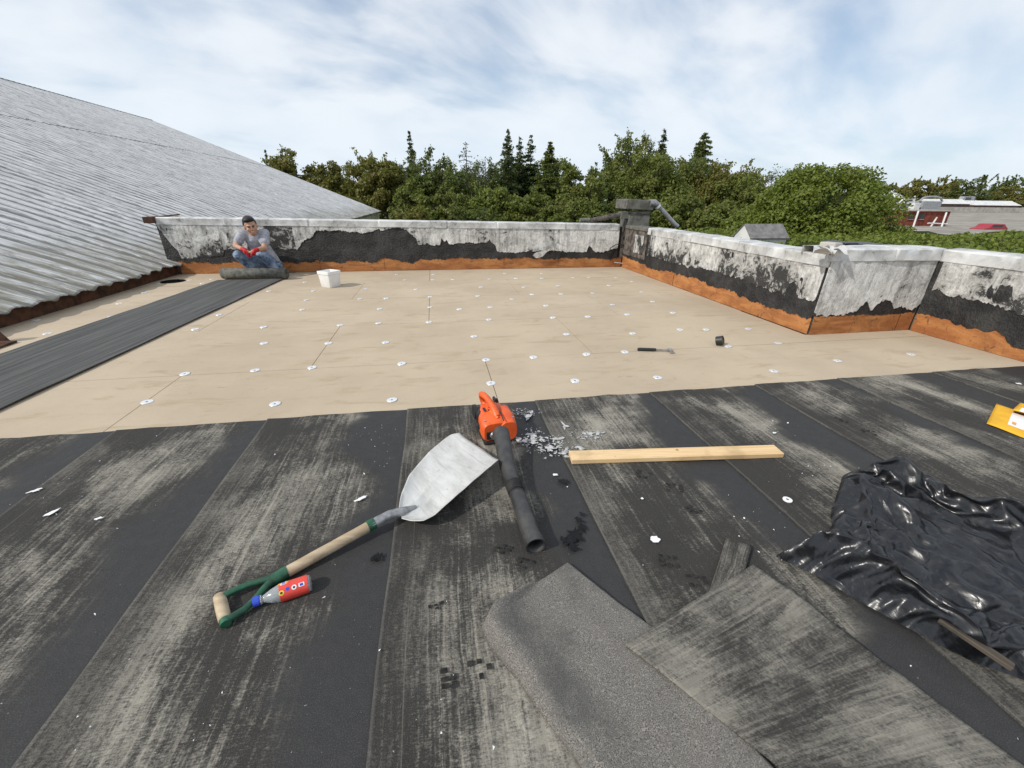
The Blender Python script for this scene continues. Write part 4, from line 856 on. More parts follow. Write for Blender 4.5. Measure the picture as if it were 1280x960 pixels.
MB().tube([atY(821, 256, YC), atY(827, 262, YC), atY(836, 272, YC), atY(843, 280, YC), atY(847, 283, YC)], .045, 12).build('pipe', M['metal_grey'], cd, smooth=True)
MB().tube([atY(820, 255.5, YC), atY(823, 258.5, YC)], .068, 12).build('collar', M['roof_white'], cd, smooth=True)
mp = empty('mossy_pipe', tuple(atY(750, 271, YC+.1)), 'dark mossy pipe sloping up along the back parapet to the grey boxes', 'pipe')
MB().tube([atY(737, 275.5, YC+.1), atY(757, 272, YC+.1), atY(778, 268, YC+.1), atY(787, 266, YC+.1)], [.04, .05, .055, .055], 10).build('pipe', M['masonry'], mp, smooth=True)
MB().tube([atY(725, 275, YC+.1), atY(737, 274.5, YC+.1)], .035, 10).build('cap', M['concrete'], mp, smooth=True)
MB().box(tuple(atY(780, 269, YC+.1)), (.2, .16, .14)).build('joint_box', M['concrete'], mp, bevel=.01)
for k, (pts, mt, lab) in enumerate((([(763,326),(760,318),(763,310),(771,305),(778,306),(783,312),(784,322),(780,330)], 'black_plastic', 'black cable looped against the back right corner'), ([(768,328),(777,329),(785,332),(792,333),(796,331)], 'roof_white', 'loose pale cable end lying over the orange board in the corner'), ([(815,288),(813,298),(812,310),(811,322),(811,333)], 'black_plastic', 'thin dark cable hanging down the bare right-hand pier'))):
    mb = MB(); q = []
    for i, (x, y) in enumerate(pts):
        p = atY(x, y, YB-.05) if k < 2 and x < 785 else (atX(x, y, XR-.06) if k == 2 else atY(x, y, YB-.07)); q.append(p)
    q = [Vector(np.array([np.interp(s, range(len(q)), [p[c] for p in q]) for c in range(3)])) for s in np.linspace(0, len(q)-1, 30)]
    tag(mb.tube(q, .008, 6).build('cable', M[mt], smooth=True), lab, 'cable', 'cables in the roof corner')
for k, (p0, p1, yt, lab) in enumerate(((1056, 1071, 303, 'small black tub behind the bent parapet cap, left of the wide one'), (1074, 1103, 304.5, 'wide black tub behind the bent parapet cap'))):
    Yt = 4.7+.1*k; a, b = atY(p0, yt, Yt), atY(p1, yt, Yt); r_ = empty('black_tub', ((a.x+b.x)/2, Yt, .25), lab, 'tub', 'black tubs behind the parapet')
    MB().box(((a.x+b.x)/2, Yt+.15, (a.z+.23)/2), (b.x-a.x-.04, .3, a.z-.27), taper=1.06).build('body', M['black_plastic'], r_, bevel=.02)
    MB().box(((a.x+b.x)/2, Yt+.15, a.z-.02), (b.x-a.x+.02, .36, .035)).build('rim', M['black_plastic'], r_, bevel=.012)
p = atY(205, 267, YB+.1); st = MB(); st.box((p.x+.05, YB+.1, .965), (.34, .05, .022), Matrix.Rotation(-.12, 3, 'Y') @ Matrix.Rotation(.25, 3, 'Z')); tag(st.build('wood_offcut', M['rust'], bevel=.003), 'short brown stick lying on the left end of the back parapet', 'stick')

# ================================================================== THINGS ON THE ROOF
# unrolled sheet and its roll
su = empty('felt_roll', (-3.05, 7.7, 0), 'dark grey roll of new felt unrolled across the boards before the man', 'roofing roll')
def shp(u, v):
    y = .2+(7.62-.2)*v; x = -3.05-.058*(7.7-y)+(u-.5)*1.0-.03; return (x+.006*nz(y*.9), y, .016+.004*nz(x*2, y*1.3)+.004*nz(y*3, 5))
mb = MB().grid(shp, 12, 60, lambda u, v: (u, v*7.4)); mb.build('unrolled_sheet', M['roll_top'], su, solid=.007)
ra, rb = Vector((-3.56, 7.79, .094)), Vector((-2.52, 7.67, .094)); ax = (rb-ra).normalized()
sp = MB(); K = 150; side = ax.cross(Vector((0, 0, 1))); ring0, ring1 = [], []
for i in range(K+1):
    an = i/K*2*math.pi*6.0-2.2; r = .040+.050*i/K; d = side*math.cos(an)*r+Vector((0, 0, 1))*math.sin(an)*r
    j0 = .006*nz(i*.06, 1); ring0.append(ra+d+ax*j0); ring1.append(rb+d+ax*.006*nz(i*.06, 7))
m_ = K+1; sp.add(ring0+ring1, [(i, i+1, m_+i+1, m_+i) for i in range(K)], [(0, i*.01) for i in range(m_)]+[(1, i*.01) for i in range(m_)])
sp.build('rolled_core', M['roll_back'], su, smooth=True, solid=.0055)
# drain
dr = empty('roof_drain', (DR[0], DR[1], -.4), 'open dark drain hole in the tan boards near the man and the corrugated roof', 'drain')
MB().tube([(DR[0], DR[1], .0008), (DR[0], DR[1], -.0295)], [.163, .160], 40, False).build('shade_liner', M['tar'], dr, smooth=True)  # black liner covers the sunlit board edge, painting the hole dark
MB().tube([(DR[0], DR[1], -.0285), (DR[0], DR[1], -.0296)], .162, 32).build('shade_disc', M['tar'], dr)  # black disc just below the boards paints the shade of a deep hole
mb = MB(); mb.tube([(DR[0]+.163*math.cos(q*math.pi/20), DR[1]+.171*math.sin(q*math.pi/20), .003) for q in range(41)], .006, 6); mb.build('rim', M['tar'], dr, smooth=True)
# bucket
bc = gp(414, 358); bk_ = empty('bucket', tuple(bc), 'white square plastic bucket on the tan boards right of the roll', 'bucket'); Rb = Matrix.Rotation(.95, 3, 'Z')
def sq_ring(w, z, r=.22, n=32):
    out = []
    for q in range(n):
        an = 2*math.pi*q/n; c, s = math.cos(an), math.sin(an); e = .22; out.append(bc+Rb @ Vector((w*math.copysign(abs(c)**e, c), w*math.copysign(abs(s)**e, s), z)))
    return out
mb = MB(); prof = [(.100, .0), (.106, .01), (.120, .19), (.121, .245), (.115, .245), (.112, .17), (.100, .11), (.05, .105)]; vs = []
for w_, z in prof: vs += sq_ring(w_, z)
mb.add(vs, [(k*32+q, k*32+(q+1) % 32, (k+1)*32+(q+1) % 32, (k+1)*32+q) for k in range(len(prof)-1) for q in range(32)]+[tuple(range(32))[::-1], tuple((len(prof)-1)*32+q for q in range(32))]); mb.build('body', M['white_plastic'], bk_, smooth=True)
mb = MB(); vs = sq_ring(.124, .195)+sq_ring(.130, .200)+sq_ring(.130, .244)+sq_ring(.118, .248); mb.add(vs, [(k*32+q, k*32+(q+1) % 32, (k+1)*32+(q+1) % 32, (k+1)*32+q) for k in range(3) for q in range(32)]); mb.build('rim', M['white_plastic'], bk_)
# hammer
ha, hb = gp(797, 436.5, .015), gp(838, 437.5, .02); hm = empty('hammer', tuple((ha+hb)/2*1), 'hammer with a black grip lying on the tan boards', 'hammer'); hd = (hb-ha).normalized(); hp = Vector((-hd.y, hd.x, 0))
MB().tube([ha, ha+hd*.02, ha.lerp(hb, .5), ha.lerp(hb, .56)], [.013, .016, .0145, .013], 10).build('grip', M['black_plastic'], hm, smooth=True)
MB().tube([ha.lerp(hb, .55), hb], [.008, .009], 8).build('shaft', M['steel'], hm, smooth=True)
MB().tube([hb-hp*.055, hb-hp*.030, hb-hp*.025, hb+hp*.005], [.017, .017, .012, .013], 12).build('head', M['steel'], hm, smooth=True)
for s in (-.008, .008): MB().tube([hb+hp*.003+hd*s, hb+hp*.03+hd*s*1.3, hb+hp*.058+hd*s*1.8-Vector((0, 0, .012))], [.009, .007, .003], 8).build('claw', M['steel'], hm, smooth=True)
# tape roll
tp = gp(898.5, 431.5); tr = empty('tape_roll', tuple(tp), 'small black roll of tape standing on the tan boards right of the hammer', 'tape'); mb = MB(); a_ = Vector((.62, -.70, .33)).normalized(); c_ = tp+Vector((0, 0, .047))
n = 28; s1 = a_.cross(Vector((0, 0, 1))).normalized(); s2 = a_.cross(s1); vs = []
for (r, o_) in ((.046, -.03), (.046, .03), (.040, .032), (.028, .032), (.026, -.03)): vs += [c_+a_*o_+(s1*math.cos(2*math.pi*q/n)+s2*math.sin(2*math.pi*q/n))*r for q in range(n)]
mb.add(vs, [((k % 5)*n+q, (k % 5)*n+(q+1) % n, ((k+1) % 5)*n+(q+1) % n, ((k+1) % 5)*n+q) for k in range(5) for q in range(n)]); mb.build('tape', M['black_plastic'], tr)
MB().tube([c_-a_*.03, c_+a_*.026], .0265, 20, False).build('core', M['ash'], tr)
# shovel -------------------------------------------------------------
shv = empty('shovel', tuple(gp(420, 690)), 'wide aluminium shovel with wooden shaft and green D-grip lying on dark felt', 'shovel')
Lb = [(0, 499, 634, .055), (.05, 500, 626, .05), (.12, 502, 616, .046), (.3, 511, 594, .044), (.6, 535, 566, .048), (.85, 555, 549, .056), (.95, 564, 543, .064), (1, 574, 541, .072)]
Rb_ = [(0, 502, 648, .055), (.05, 514, 651, .055), (.12, 529, 651, .062), (.20, 543, 644, .075), (.5, 573, 617, .105), (.85, 608, 587, .125), (1, 623, 574.5, .13)]
def edge(tab, u):
    us = [r[0] for r in tab]; return gp(*[float(np.interp(u, us, [r[k] for r in tab])) for k in (1, 2)], float(np.interp(u, us, [r[3] for r in tab])))
def blade(u, v):
    a, b = edge(Lb, u), edge(Rb_, u); p = a.lerp(b, v); dish = .034*(1-(2*v-1)**4)*min(1, u*3+.2)*(1-.35*u)
    ridge = .007*math.exp(-((v-.42)/.04)**2)*max(0, 1-abs(u-.42)/.42)+.007*math.exp(-((v-.62)/.04)**2)*max(0, 1-abs(u-.40)/.42)+.020*math.exp(-((v-.5)/.13)**2)*max(0, 1-u/.30)
    lip = .006*max(0, u-.97)/.03
    up = Vector((-.25, .05, 1)).normalized(); tip = .010*math.sin(math.pi*v)*u**6
    p = p+up*(-dish+ridge+.002*nz(u*8, v*6)); q = (edge(Lb, 1)-edge(Lb, .8)).normalized(); return p+q*tip
MB().grid(blade, 48, 36, lambda u, v: (u*.5, v*.3)).build('blade', M['alu'], shv, smooth=True, solid=.0028)
nk = [gp(464, 656.5, .052), gp(474, 650.5, .056), gp(487, 643.5, .060), gp(502, 640, .057), gp(520, 634, .046)]
MB().tube(nk, [.022, .021, .020, .021, .010], 14).build('neck', M['steel'], shv, smooth=True)
a, b = gp(357, 716, .030), gp(468, 654, .052); MB().tube([a.lerp(b, k/8)+Vector((0, 0, .0015*nz(k*1.1))) for k in range(9)], .0212, 16).build('shaft', M['ash'], shv, smooth=True)
MB().tube([a.lerp(b, .915), a.lerp(b, 1.005)], [.0243, .0243], 16).build('collar', M['green'], shv, smooth=True)
MB().tube([a.lerp(b, .02), a.lerp(b, -.03), a.lerp(b, -.10), gp(338, 725, .03)], [.0235, .0235, .0225, .019], 14).build('socket', M['green'], shv, smooth=True)
MB().tube([gp(344, 722, .030), gp(327, 726, .031), gp(309, 731, .032), gp(293, 738, .032), gp(278, 746, .031)], [.016, .0125, .0115, .0115, .013], 10).build('grip_arm', M['green'], shv, smooth=True)
MB().tube([gp(344, 722, .030), gp(329, 737, .030), gp(318, 750, .031), gp(305, 762, .031), gp(290, 771, .030), gp(281, 777, .029)], [.016, .0125, .0115, .0115, .012, .014], 10).build('grip_arm', M['green'], shv, smooth=True)
ga, gb = gp(274, 745, .031), gp(281.5, 776.5, .029); MB().tube([ga.lerp(gb, x) for x in (-.02, .02, .3, .7, .93, .97)], [.014, .0185, .0195, .0195, .0185, .014], 14).build('grip', M['ash'], shv, smooth=True)
MB().tube([gb+(gb-ga).normalized()*-.012, gb+(gb-ga).normalized()*.014], [.017, .016], 14).build('end_cap', M['green'], shv, smooth=True)
# bottle ---------------------------------------------------------------
ba, bb = gp(316.5, 753, .030), gp(389, 728, .0325); bt = empty('bottle', tuple((ba+bb)/2), 'small clear drink bottle with red label and blue cap lying against the shovel grip', 'bottle'); bd = (bb-ba).normalized(); Lg = (bb-ba).length
def ap(t_): return ba+bd*(Lg*t_)
MB().tube([ap(x) for x in (.13, .17, .20, .30, .42, .50, .93, .965, .99, 1.0)], [.0115, .0115, .014, .0225, .029, .0305, .0305, .0290, .0265, .020], 28).build('body', M['pet'], bt, smooth=True)
MB().tube([ap(x) for x in (.0, .01, .10, .115)], [.015, .0168, .0168, .0160], 24).build('cap', M['blue'], bt)
MB().tube([ap(.125), ap(.145)], [.0155, .0155], 20).build('neck_ring', M['pet'], bt)
u1 = bd.cross(Vector((0, 0, 1))).normalized(); u2 = u1.cross(bd).normalized()
def band(mb, t0, t1, a0, a1, r, nt=8, na=12, slant=0):
    return mb.grid(lambda u, v: ap(t0+(t1-t0)*u+slant*(v-.5))+(u1*math.cos(a0+(a1-a0)*v)+u2*math.sin(a0+(a1-a0)*v))*r, nt, na)
band(MB(), .46, .955, 0, 2*math.pi, .0309, 6, 40).build('label', M['red_label'], bt, smooth=True)
def disc(mb, t0, a0, rt, r, n=18):
    vs = [ap(t0)+(u1*math.cos(a0)+u2*math.sin(a0))*r]+[ap(t0+rt*math.cos(q*2*math.pi/n)/Lg)+(u1*math.cos(a0+rt*math.sin(q*2*math.pi/n)/r)+u2*math.sin(a0+rt*math.sin(q*2*math.pi/n)/r))*r for q in range(n)]
    return mb.add(vs, [(0, q+1, (q+1) % n+1) for q in range(n)])
band(MB(), .46, .56, 1.75, 2.9, .0313, slant=.05).build('label_patch', M['amber_label'], bt)
band(MB(), .585, .635, 1.6, 2.6, .0313, slant=.06).build('label_patch', M['amber_label'], bt)
band(MB(), .50, .585, 1.62, 2.25, .0317, slant=.03).build('logo_panel', M['paper'], bt)
lg = MB()
for k in range(4): band(lg, .512+.0*k, .572, 1.68+.135*k, 1.76+.135*k, .0320, 3, 3, slant=.004)
lg.build('logo_letters', M['blue'], bt)
for (t_, a_, r_, mt) in ((.50, .75, .0085, 'sun_yellow'), (.61, .98, .0065, 'blue'), (.72, .92, .0082, 'paper')): disc(MB(), t_, a_, r_, .0314).build('label_roundel', M[mt], bt)
disc(MB(), .50, .75, .0042, .0318).build('label_roundel', M['ink'], bt); disc(MB(), .72, .92, .004, .0318).build('label_roundel', M['ink'], bt)
band(MB(), .80, .90, .75, 1.15, .0314).build('label_box', M['paper'], bt); band(MB(), .82, .88, .82, 1.08, .0318).build('label_code', M['blue'], bt)
# leaf blower -----------------------------------------------------------
bl = empty('leaf_blower', tuple(gp(618, 560)), 'orange hand-held leaf blower with a black tube lying behind the shovel blade', 'leaf blower')
bo = Vector((.285, 2.10, .0)); fw = (gp(632, 578, .08)-gp(606, 520, .12)); fw.z = 0; fw.normalize(); rt = Vector((fw.y, -fw.x, 0)); rt = -rt if rt.x < 0 else rt
BR = Matrix((( rt.x, -fw.x, 0), (rt.y, -fw.y, 0), (0, 0, 1)))       # local x = right, y = back, z = up
def bp(x, y, z): return bo+BR @ (Vector((x, y, z))*.86)
def bbox(nm, c, d, mt, bev=.012, taper=1.0, tilt=0.0):
    r = BR @ Matrix.Rotation(tilt, 3, 'X'); return MB().box(bp(*c), [q*.86 for q in d], r, taper).build(nm, M[mt], bl, bevel=bev, smooth=False)
# body shell: rounded cross-section lofted back to front
def loft(name, secs, mt, n=28, e=.5):
    mb = MB(); vs = []
    for (cx_, cy_, cz_, w_, h_) in secs:
        for q in range(n):
            an = 2*math.pi*q/n; c, s = math.cos(an), math.sin(an); vs.append(bp(cx_+w_*math.copysign(abs(c)**e, c), cy_, cz_+h_*math.copysign(abs(s)**e, s)))
    k = len(secs); mb.add(vs, [(i*n+j, i*n+(j+1) % n, (i+1)*n+(j+1) % n, (i+1)*n+j) for i in range(k-1) for j in range(n)]+[tuple(range(n))[::-1], tuple((k-1)*n+j for j in range(n))]); return mb.build(name, M[mt], bl, smooth=True)
loft('body', [(-.005, .135, .115, .060, .055), (-.005, .125, .115, .085, .075), (-.008, .05, .110, .104, .088), (-.010, -.04, .104, .108, .084), (-.014, -.105, .100, .104, .074), (-.014, -.125, .098, .092, .064)], 'orange')
loft('fan_housing', [(.055, .085, .100, .045, .07), (.060, .06, .100, .066, .098), (.062, -.05, .098, .070, .096), (.060, -.11, .096, .062, .080), (.060, -.135, .096, .056, .068)], 'orange', 28, .75)
bbox('base', (-.01, -.01, .022), (.20, .25, .042), 'black_plastic', .014)
bbox('engine_cover', (-.085, .065, .135), (.075, .12, .10), 'black_plastic', .02)
bbox('fuel_cap', (-.112, -.02, .10), (.03, .045, .045), 'black_plastic', .012)
MB().tube([bp(-.108, .10, .15), bp(-.128, .10, .15)], .045, 20).build('starter_cover', M['black_plastic'], bl)
bbox('exhaust_grille', (-.05, -.128, .080), (.085, .012, .055), 'black_plastic', .004)
MB().tube([bp(-.045, -.128, .082), bp(-.045, -.145, .080)], [.024, .019], 16).build('muffler', M['steel'], bl, smooth=True)
MB().tube([bp(.0, -.055, .175), bp(-.005, -.015, .205), bp(-.012, .045, .222), bp(-.03, .10, .245), bp(-.045, .140, .252), bp(-.05, .175, .240), bp(-.045, .192, .210), bp(-.035, .185, .17), bp(-.02, .14, .14)], [.023, .023, .019, .018, .0195, .0195, .018, .018, .021], 14).build('handle', M['orange'], bl, smooth=True)
for (x, y, z, d) in ((.012, .055, .250, (.018, .05, .028)), (.030, .06, .236, (.016, .03, .03))): bbox('throttle', (x, y, z), d, 'black_plastic', .005)
MB().tube([bp(-.045, .04, .192), bp(-.02, -.03, .188), bp(0, -.085, .176)], [.012, .014, .010], 10).build('rib', M['orange'], bl, smooth=True)
for k in range(5): bbox('vent_slot', (.126, -.06+.028*k, .112), (.006, .014, .07), 'black_plastic', .002)
for k in range(4): bbox('vent_slot', (-.07+.03*k, .02, .201), (.016, .05, .005), 'black_plastic', .002)
for (x, y, z) in ((-.09, -.09, .165), (.105, .035, .165), (.10, -.09, .165)): MB().tube([bp(x, y, z), bp(x*1.02, y, z+.012)], .006, 8).build('screw', M['steel'], bl)
MB().tube([bp(.022, -.137, .185), bp(.026, -.05, .2), bp(.024, .06, .192), bp(.02, .10, .16)], .0035, 6).build('seam', M['black_plastic'], bl)
bbox('warning_panel', (.025, -.05, .186), (.045, .035, .008), 'orange', .003)
tpz = [gp(626, 541, .115), gp(628.5, 551, .108), gp(631, 566, .092), gp(634, 582, .078), gp(638, 594, .070), gp(641, 604, .064)]
MB().tube(tpz, [.047, .044, .042, .040, .037, .0355], 20).build('elbow_tube', M['tube'], bl, smooth=True)
cp = [tpz[-1].lerp(gp(646, 616, .058), k/16) for k in range(17)]; MB().tube(cp, [.040 if k % 3 == 1 else .0325 for k in range(17)], 20).build('corrugated_cuff', M['tube'], bl)
ed = gp(669.5, 682, .044); st0 = gp(645.5, 615, .058); MB().tube([st0.lerp(ed, k/8) for k in range(9)], [.0345, .035, .0355, .036, .0365, .0365, .037, .037, .037], 22, False).build('blow_tube', M['tube'], bl, smooth=True, solid=.004)
e2 = (ed-st0).normalized(); MB().tube([ed-e2*.035, ed+e2*.004], [.0385, .039], 22, False).build('nozzle_ring', M['tube'], bl, solid=.005)
MB().tube([ed-e2*.10, ed-e2*.098], .034, 20).build('nozzle_dark', M['ink'], bl)
# lumber -----------------------------------------------------------------
la, lb_ = gp(714.5, 581.8, .006), gp(978.5, 573.6, .006); dl = (lb_-la); LL = dl.length; dl.normalize(); pl_ = Vector((-dl.y, dl.x, 0)); mid = (la+lb_)/2+pl_*.045
lum = MB().box((0, 0, .019), (LL, .09, .027)).build('timber_batten', M['pine'], bevel=.0025); lum.location = (mid.x, mid.y, .008); lum.rotation_euler = (0, 0, math.atan2(dl.y, dl.x)); tag(lum, 'clean pale pine batten lying across the dark felt', 'timber')
# felt offcuts -------------------------------------------------------------
def quad_sheet(name, left, right, zf, mat, label, nu=60, nv=40, uvf=None, cat='felt offcut', thick=.004):
    def ev(tab, u): us = np.linspace(0, 1, len(tab)); return [float(np.interp(u, us, [r[k] for r in tab])) for k in (0, 1)]
    def fn(u, v):
        a, b = gp(*ev(left, u)), gp(*ev(right, u)); p = a.lerp(b, v); p.z = zf(u, v, p); return p
    o = MB().grid(fn, nu, nv, uvf or (lambda u, v: (u, v))).build(name, mat, None, smooth=True, solid=thick); return tag(o, label, cat, 'loose felt offcuts')
def zg(u, v, p):
    A = math.exp(-((u-.22)/.26)**2)+.30*min(1, u*2); e = .012+.060*A*math.sin(v/.075*math.pi/2) if v < .075 else .020+.052*A*math.exp(-((v-.075)/.17)**2)
    return e+.007*nz(p.x*5, p.y*5)*min(1, v*6)+.004*nz(p.x*13, p.y*13)*min(1, v*6)
quad_sheet('felt_offcut', [(652, 746), (612, 772), (602, 792), (618, 818), (645, 850), (680, 900), (722, 955), (765, 1010), (810, 1070)], [(709, 709), (735, 729), (765, 752), (815, 790), (860, 842), (905, 895), (950, 950), (1000, 1010), (1050, 1070)], zg, M['granule'], 'light grey granulated felt offcut lying wrong side up with one curled corner', 60, 60, thick=.008)
def zs(u, v, p): return .031+.010*math.exp(-((u-.17)/.012)**2)*.5+.005*nz(p.x*4, p.y*4)+.004*nz(p.x*11, p.y*11)-.006*v
quad_sheet('felt_offcut', [(779, 813), (840, 862), (905, 914), (970, 968), (1040, 1025)], [(940, 711), (1010, 762), (1095, 830), (1190, 900), (1300, 985)], zs, M['felt_scrap'], 'large worn felt offcut with pale streaks lying over the granulated piece', 80, 50, lambda u, v: (u*.95+3.2, v*.75+2), )
quad_sheet('felt_offcut', [(906, 678), (897, 708), (884, 748)], [(938, 688), (930, 716), (905, 755)], lambda u, v, p: .022+.004*nz(p.x*9, p.y*9)+.006*(v-.5)**2, M['felt_scrap'], 'small narrow felt scrap sticking out above the large worn offcut', 16, 8, lambda u, v: (v*.3+7, u*.35+1))
# black polythene sheet: a slack sheet pinned along its outline settles on the roof into folds
side_left = [(967, 700), (1003, 690), (1022, 674), (1040, 667), (1036, 648), (1042, 628), (1050, 606)]
side_top = [(1050, 606), (1075, 600), (1108, 602), (1135, 612), (1165, 628), (1195, 645), (1225, 655), (1255, 665), (1285, 680), (1330, 715), (1390, 770)]
side_low = [(967, 700), (1020, 725), (1060, 750), (1095, 770), (1135, 792), (1175, 814), (1215, 834), (1250, 846), (1282, 858), (1330, 880)]
side_right = [(1330, 880), (1370, 850), (1400, 820), (1390, 770)]
NU_, NV_ = 88, 64
def even(pts, n):
    p = np.array([tuple(gp(*q))[:2] for q in pts]); d = np.r_[0, np.cumsum(np.linalg.norm(np.diff(p, axis=0), axis=1))]; q = np.linspace(0, d[-1], n)
    return np.stack([np.interp(q, d, p[:, 0]), np.interp(q, d, p[:, 1])], 1)
eb_, et_, el_, er_ = even(side_low, NU_), even(side_top, NU_), even(side_left, NV_), even(side_right, NV_)
uu, vv = np.linspace(0, 1, NU_)[:, None, None], np.linspace(0, 1, NV_)[None, :, None]
PP = (1-vv)*eb_[:, None]+vv*et_[:, None]+(1-uu)*el_[None]+uu*er_[None]-((1-uu)*(1-vv)*eb_[0]+uu*(1-vv)*eb_[-1]+(1-uu)*vv*et_[0]+uu*vv*et_[-1])
mb = MB(); pins = []
for i in range(NU_):
    for j in range(NV_):
        x, y = PP[i, j]; e = min(i, j, NU_-1-i, NV_-1-j); k = min(1, e/5)
        if e == 0: pins.append(i*NV_+j)
        mb.v.append((x, y, .021+k*(.14+.03*nz(x*6, y*6, 1)+.03*nz(x*14, y*14, 4)))); mb.uv.append((x, y))
mb.f = [(i*NV_+j, (i+1)*NV_+j, (i+1)*NV_+j+1, i*NV_+j+1) for i in range(NU_-1) for j in range(NV_-1)]; mb.mi = [0]*len(mb.f)
bag = mb.build('plastic_sheet', M['bag'], None, smooth=True, fixn=False); tag(bag, 'crumpled glossy black polythene sheet heaped on the felt at the right', 'plastic sheet')
vg = bag.vertex_groups.new(name='pinned'); vg.add(pins, 1.0, 'ADD')
def lump(x, y): return .013+.085*math.exp(-((x-1.93)**2+(y-1.17)**2)/.018)+.060*math.exp(-(((x-1.62)*.8+(y-1.03)*.6)**2/.006+((x-1.62)*-.6+(y-1.03)*.8)**2/.03))+.070*math.exp(-((x-2.12)**2+(y-.85)**2)/.03)+.045*math.exp(-((x-1.85)**2+(y-.75)**2)/.02)
rest = MB().grid(lambda u, v: (1.0+1.8*u, .1+1.6*v, lump(1.0+1.8*u, .1+1.6*v)), 70, 60).build('rest_plane', M['bag'], fixn=False); rest.modifiers.new('col', 'COLLISION'); rest.collision.thickness_outer = .004; rest.collision.cloth_friction = 30
md = bag.modifiers.new('cloth', 'CLOTH'); cs = md.settings
cs.quality = 6; cs.mass = .12; cs.tension_stiffness = 25; cs.compression_stiffness = 25; cs.shear_stiffness = 12; cs.bending_stiffness = .5; cs.air_damping = 2
cs.vertex_group_mass = 'pinned'; cs.shrink_min = -.28; cs.shrink_max = -.28; cs.tension_damping = 10; cs.compression_damping = 10; cs.shear_damping = 8; cs.bending_damping = 1
md.collision_settings.use_self_collision = True; md.collision_settings.self_distance_min = .004; md.collision_settings.distance_min = .004; md.collision_settings.collision_quality = 3
md.point_cache.frame_start = 1; md.point_cache.frame_end = 60
sim = bpy.data.scenes.new('settle'); sim.collection.objects.link(bag); sim.collection.objects.link(rest)
for f in range(1, 42): sim.frame_set(f)
sim.view_layers[0].update(); me_s = bpy.data.meshes.new_from_object(bag.evaluated_get(sim.view_layers[0].depsgraph)); bag.modifiers.clear(); bag.data = me_s
sim.collection.objects.unlink(bag); sim.collection.objects.unlink(rest); bpy.data.scenes.remove(sim); bpy.data.objects.remove(rest)
bag.data.polygons.foreach_set('use_smooth', [True]*len(bag.data.polygons))
md = bag.modifiers.new('sub', 'SUBSURF'); md.levels = 1; md.render_levels = 1
la_, lb2 = gp(1172, 776, .075), gp(1264, 838, .055); dv = (lb2-la_); Ls = dv.length; lth = MB(); rot = dv.to_track_quat('Y', 'Z').to_matrix()
lth.box((0, 0, 0), (.030, Ls, .016)); lth = lth.build('wooden_lath', M['grey_wood'], bevel=.003); lth.location = (la_+lb2)/2+Vector((0, 0, .012)); lth.rotation_euler = rot.to_euler(); tag(lth, 'weathered brown lath weighing down the black polythene sheet', 'lath')
# mailers
ea, eb, ec = gp(1231.5, 532.5), gp(1281, 551.5), gp(1244, 507.5); ex_ = (eb-ea).normalized(); ey_ = Vector((-ex_.y, ex_.x, 0)); wid = abs((ec-ea).dot(ey_)); shear = (ec-ea).dot(ex_)
def mailer(name, o, ex, ey, L, W, z, label, stuff):
    r = empty(name, tuple(o), label, 'padded envelope', 'yellow padded envelopes')
    def P(u, v, up=0): return o+ex*(L*u)+ey*v+Vector((0, 0, z+.014*max(0, math.sin(math.pi*min(1, max(0, u))))**.35*max(0, math.sin(math.pi*min(1, max(0, v))))**.35+.003*nz(u*5, v*4)+up))
    MB().grid(lambda u, v: P(u, v), 24, 14).build('envelope', M['yellow'], r, smooth=True, solid=.003)
    for (u0, v0, u1_, v1_, mt, nm, up) in stuff: MB().grid(lambda u, v: P(u0+(u1_-u0)*u, v0+(v1_-v0)*v, up), 8, 6).build(nm, M[mt], r)
bars = [(.40+.012*k, .16, .406+.012*k+.004*(k % 3 == 0), .34, 'ink', 'barcode_bar', .0048) for k in range(9)]
lines = [(.30, .70-.07*k, .46-.05*(k % 2), .715-.07*k, 'ink', 'print_line', .0048) for k in range(3)]
mailer('padded_envelope', ea, ex_, ec-ea, .55, wid, .018, 'yellow padded envelope with a white address label at the right edge of the felt', [(.16, .20, .34, .78, 'paper', 'label', .0025), (.34, .10, .72, .80, 'paper', 'label', .0032), (.17, .80, .27, .86, 'ink', 'print_line', .0028), (.19, .27, .225, .37, 'amber_label', 'stamp_mark', .0040)]+bars+lines)
o2 = gp(1258, 517, .02); mailer('padded_envelope', gp(1262, 519, .02), (ex_*.96+ey_*.28).normalized(), (ey_*.96-ex_*.28).normalized()*.20, .45, .20, .040, 'second yellow padded envelope with a striped white label lying on top of the first', [(.06, -.02, .62, .30, 'paper', 'label', .004)]+[(.12+.09*k, .02, .16+.09*k, .24, 'metal_grey', 'print_line', .0055) for k in range(4)])
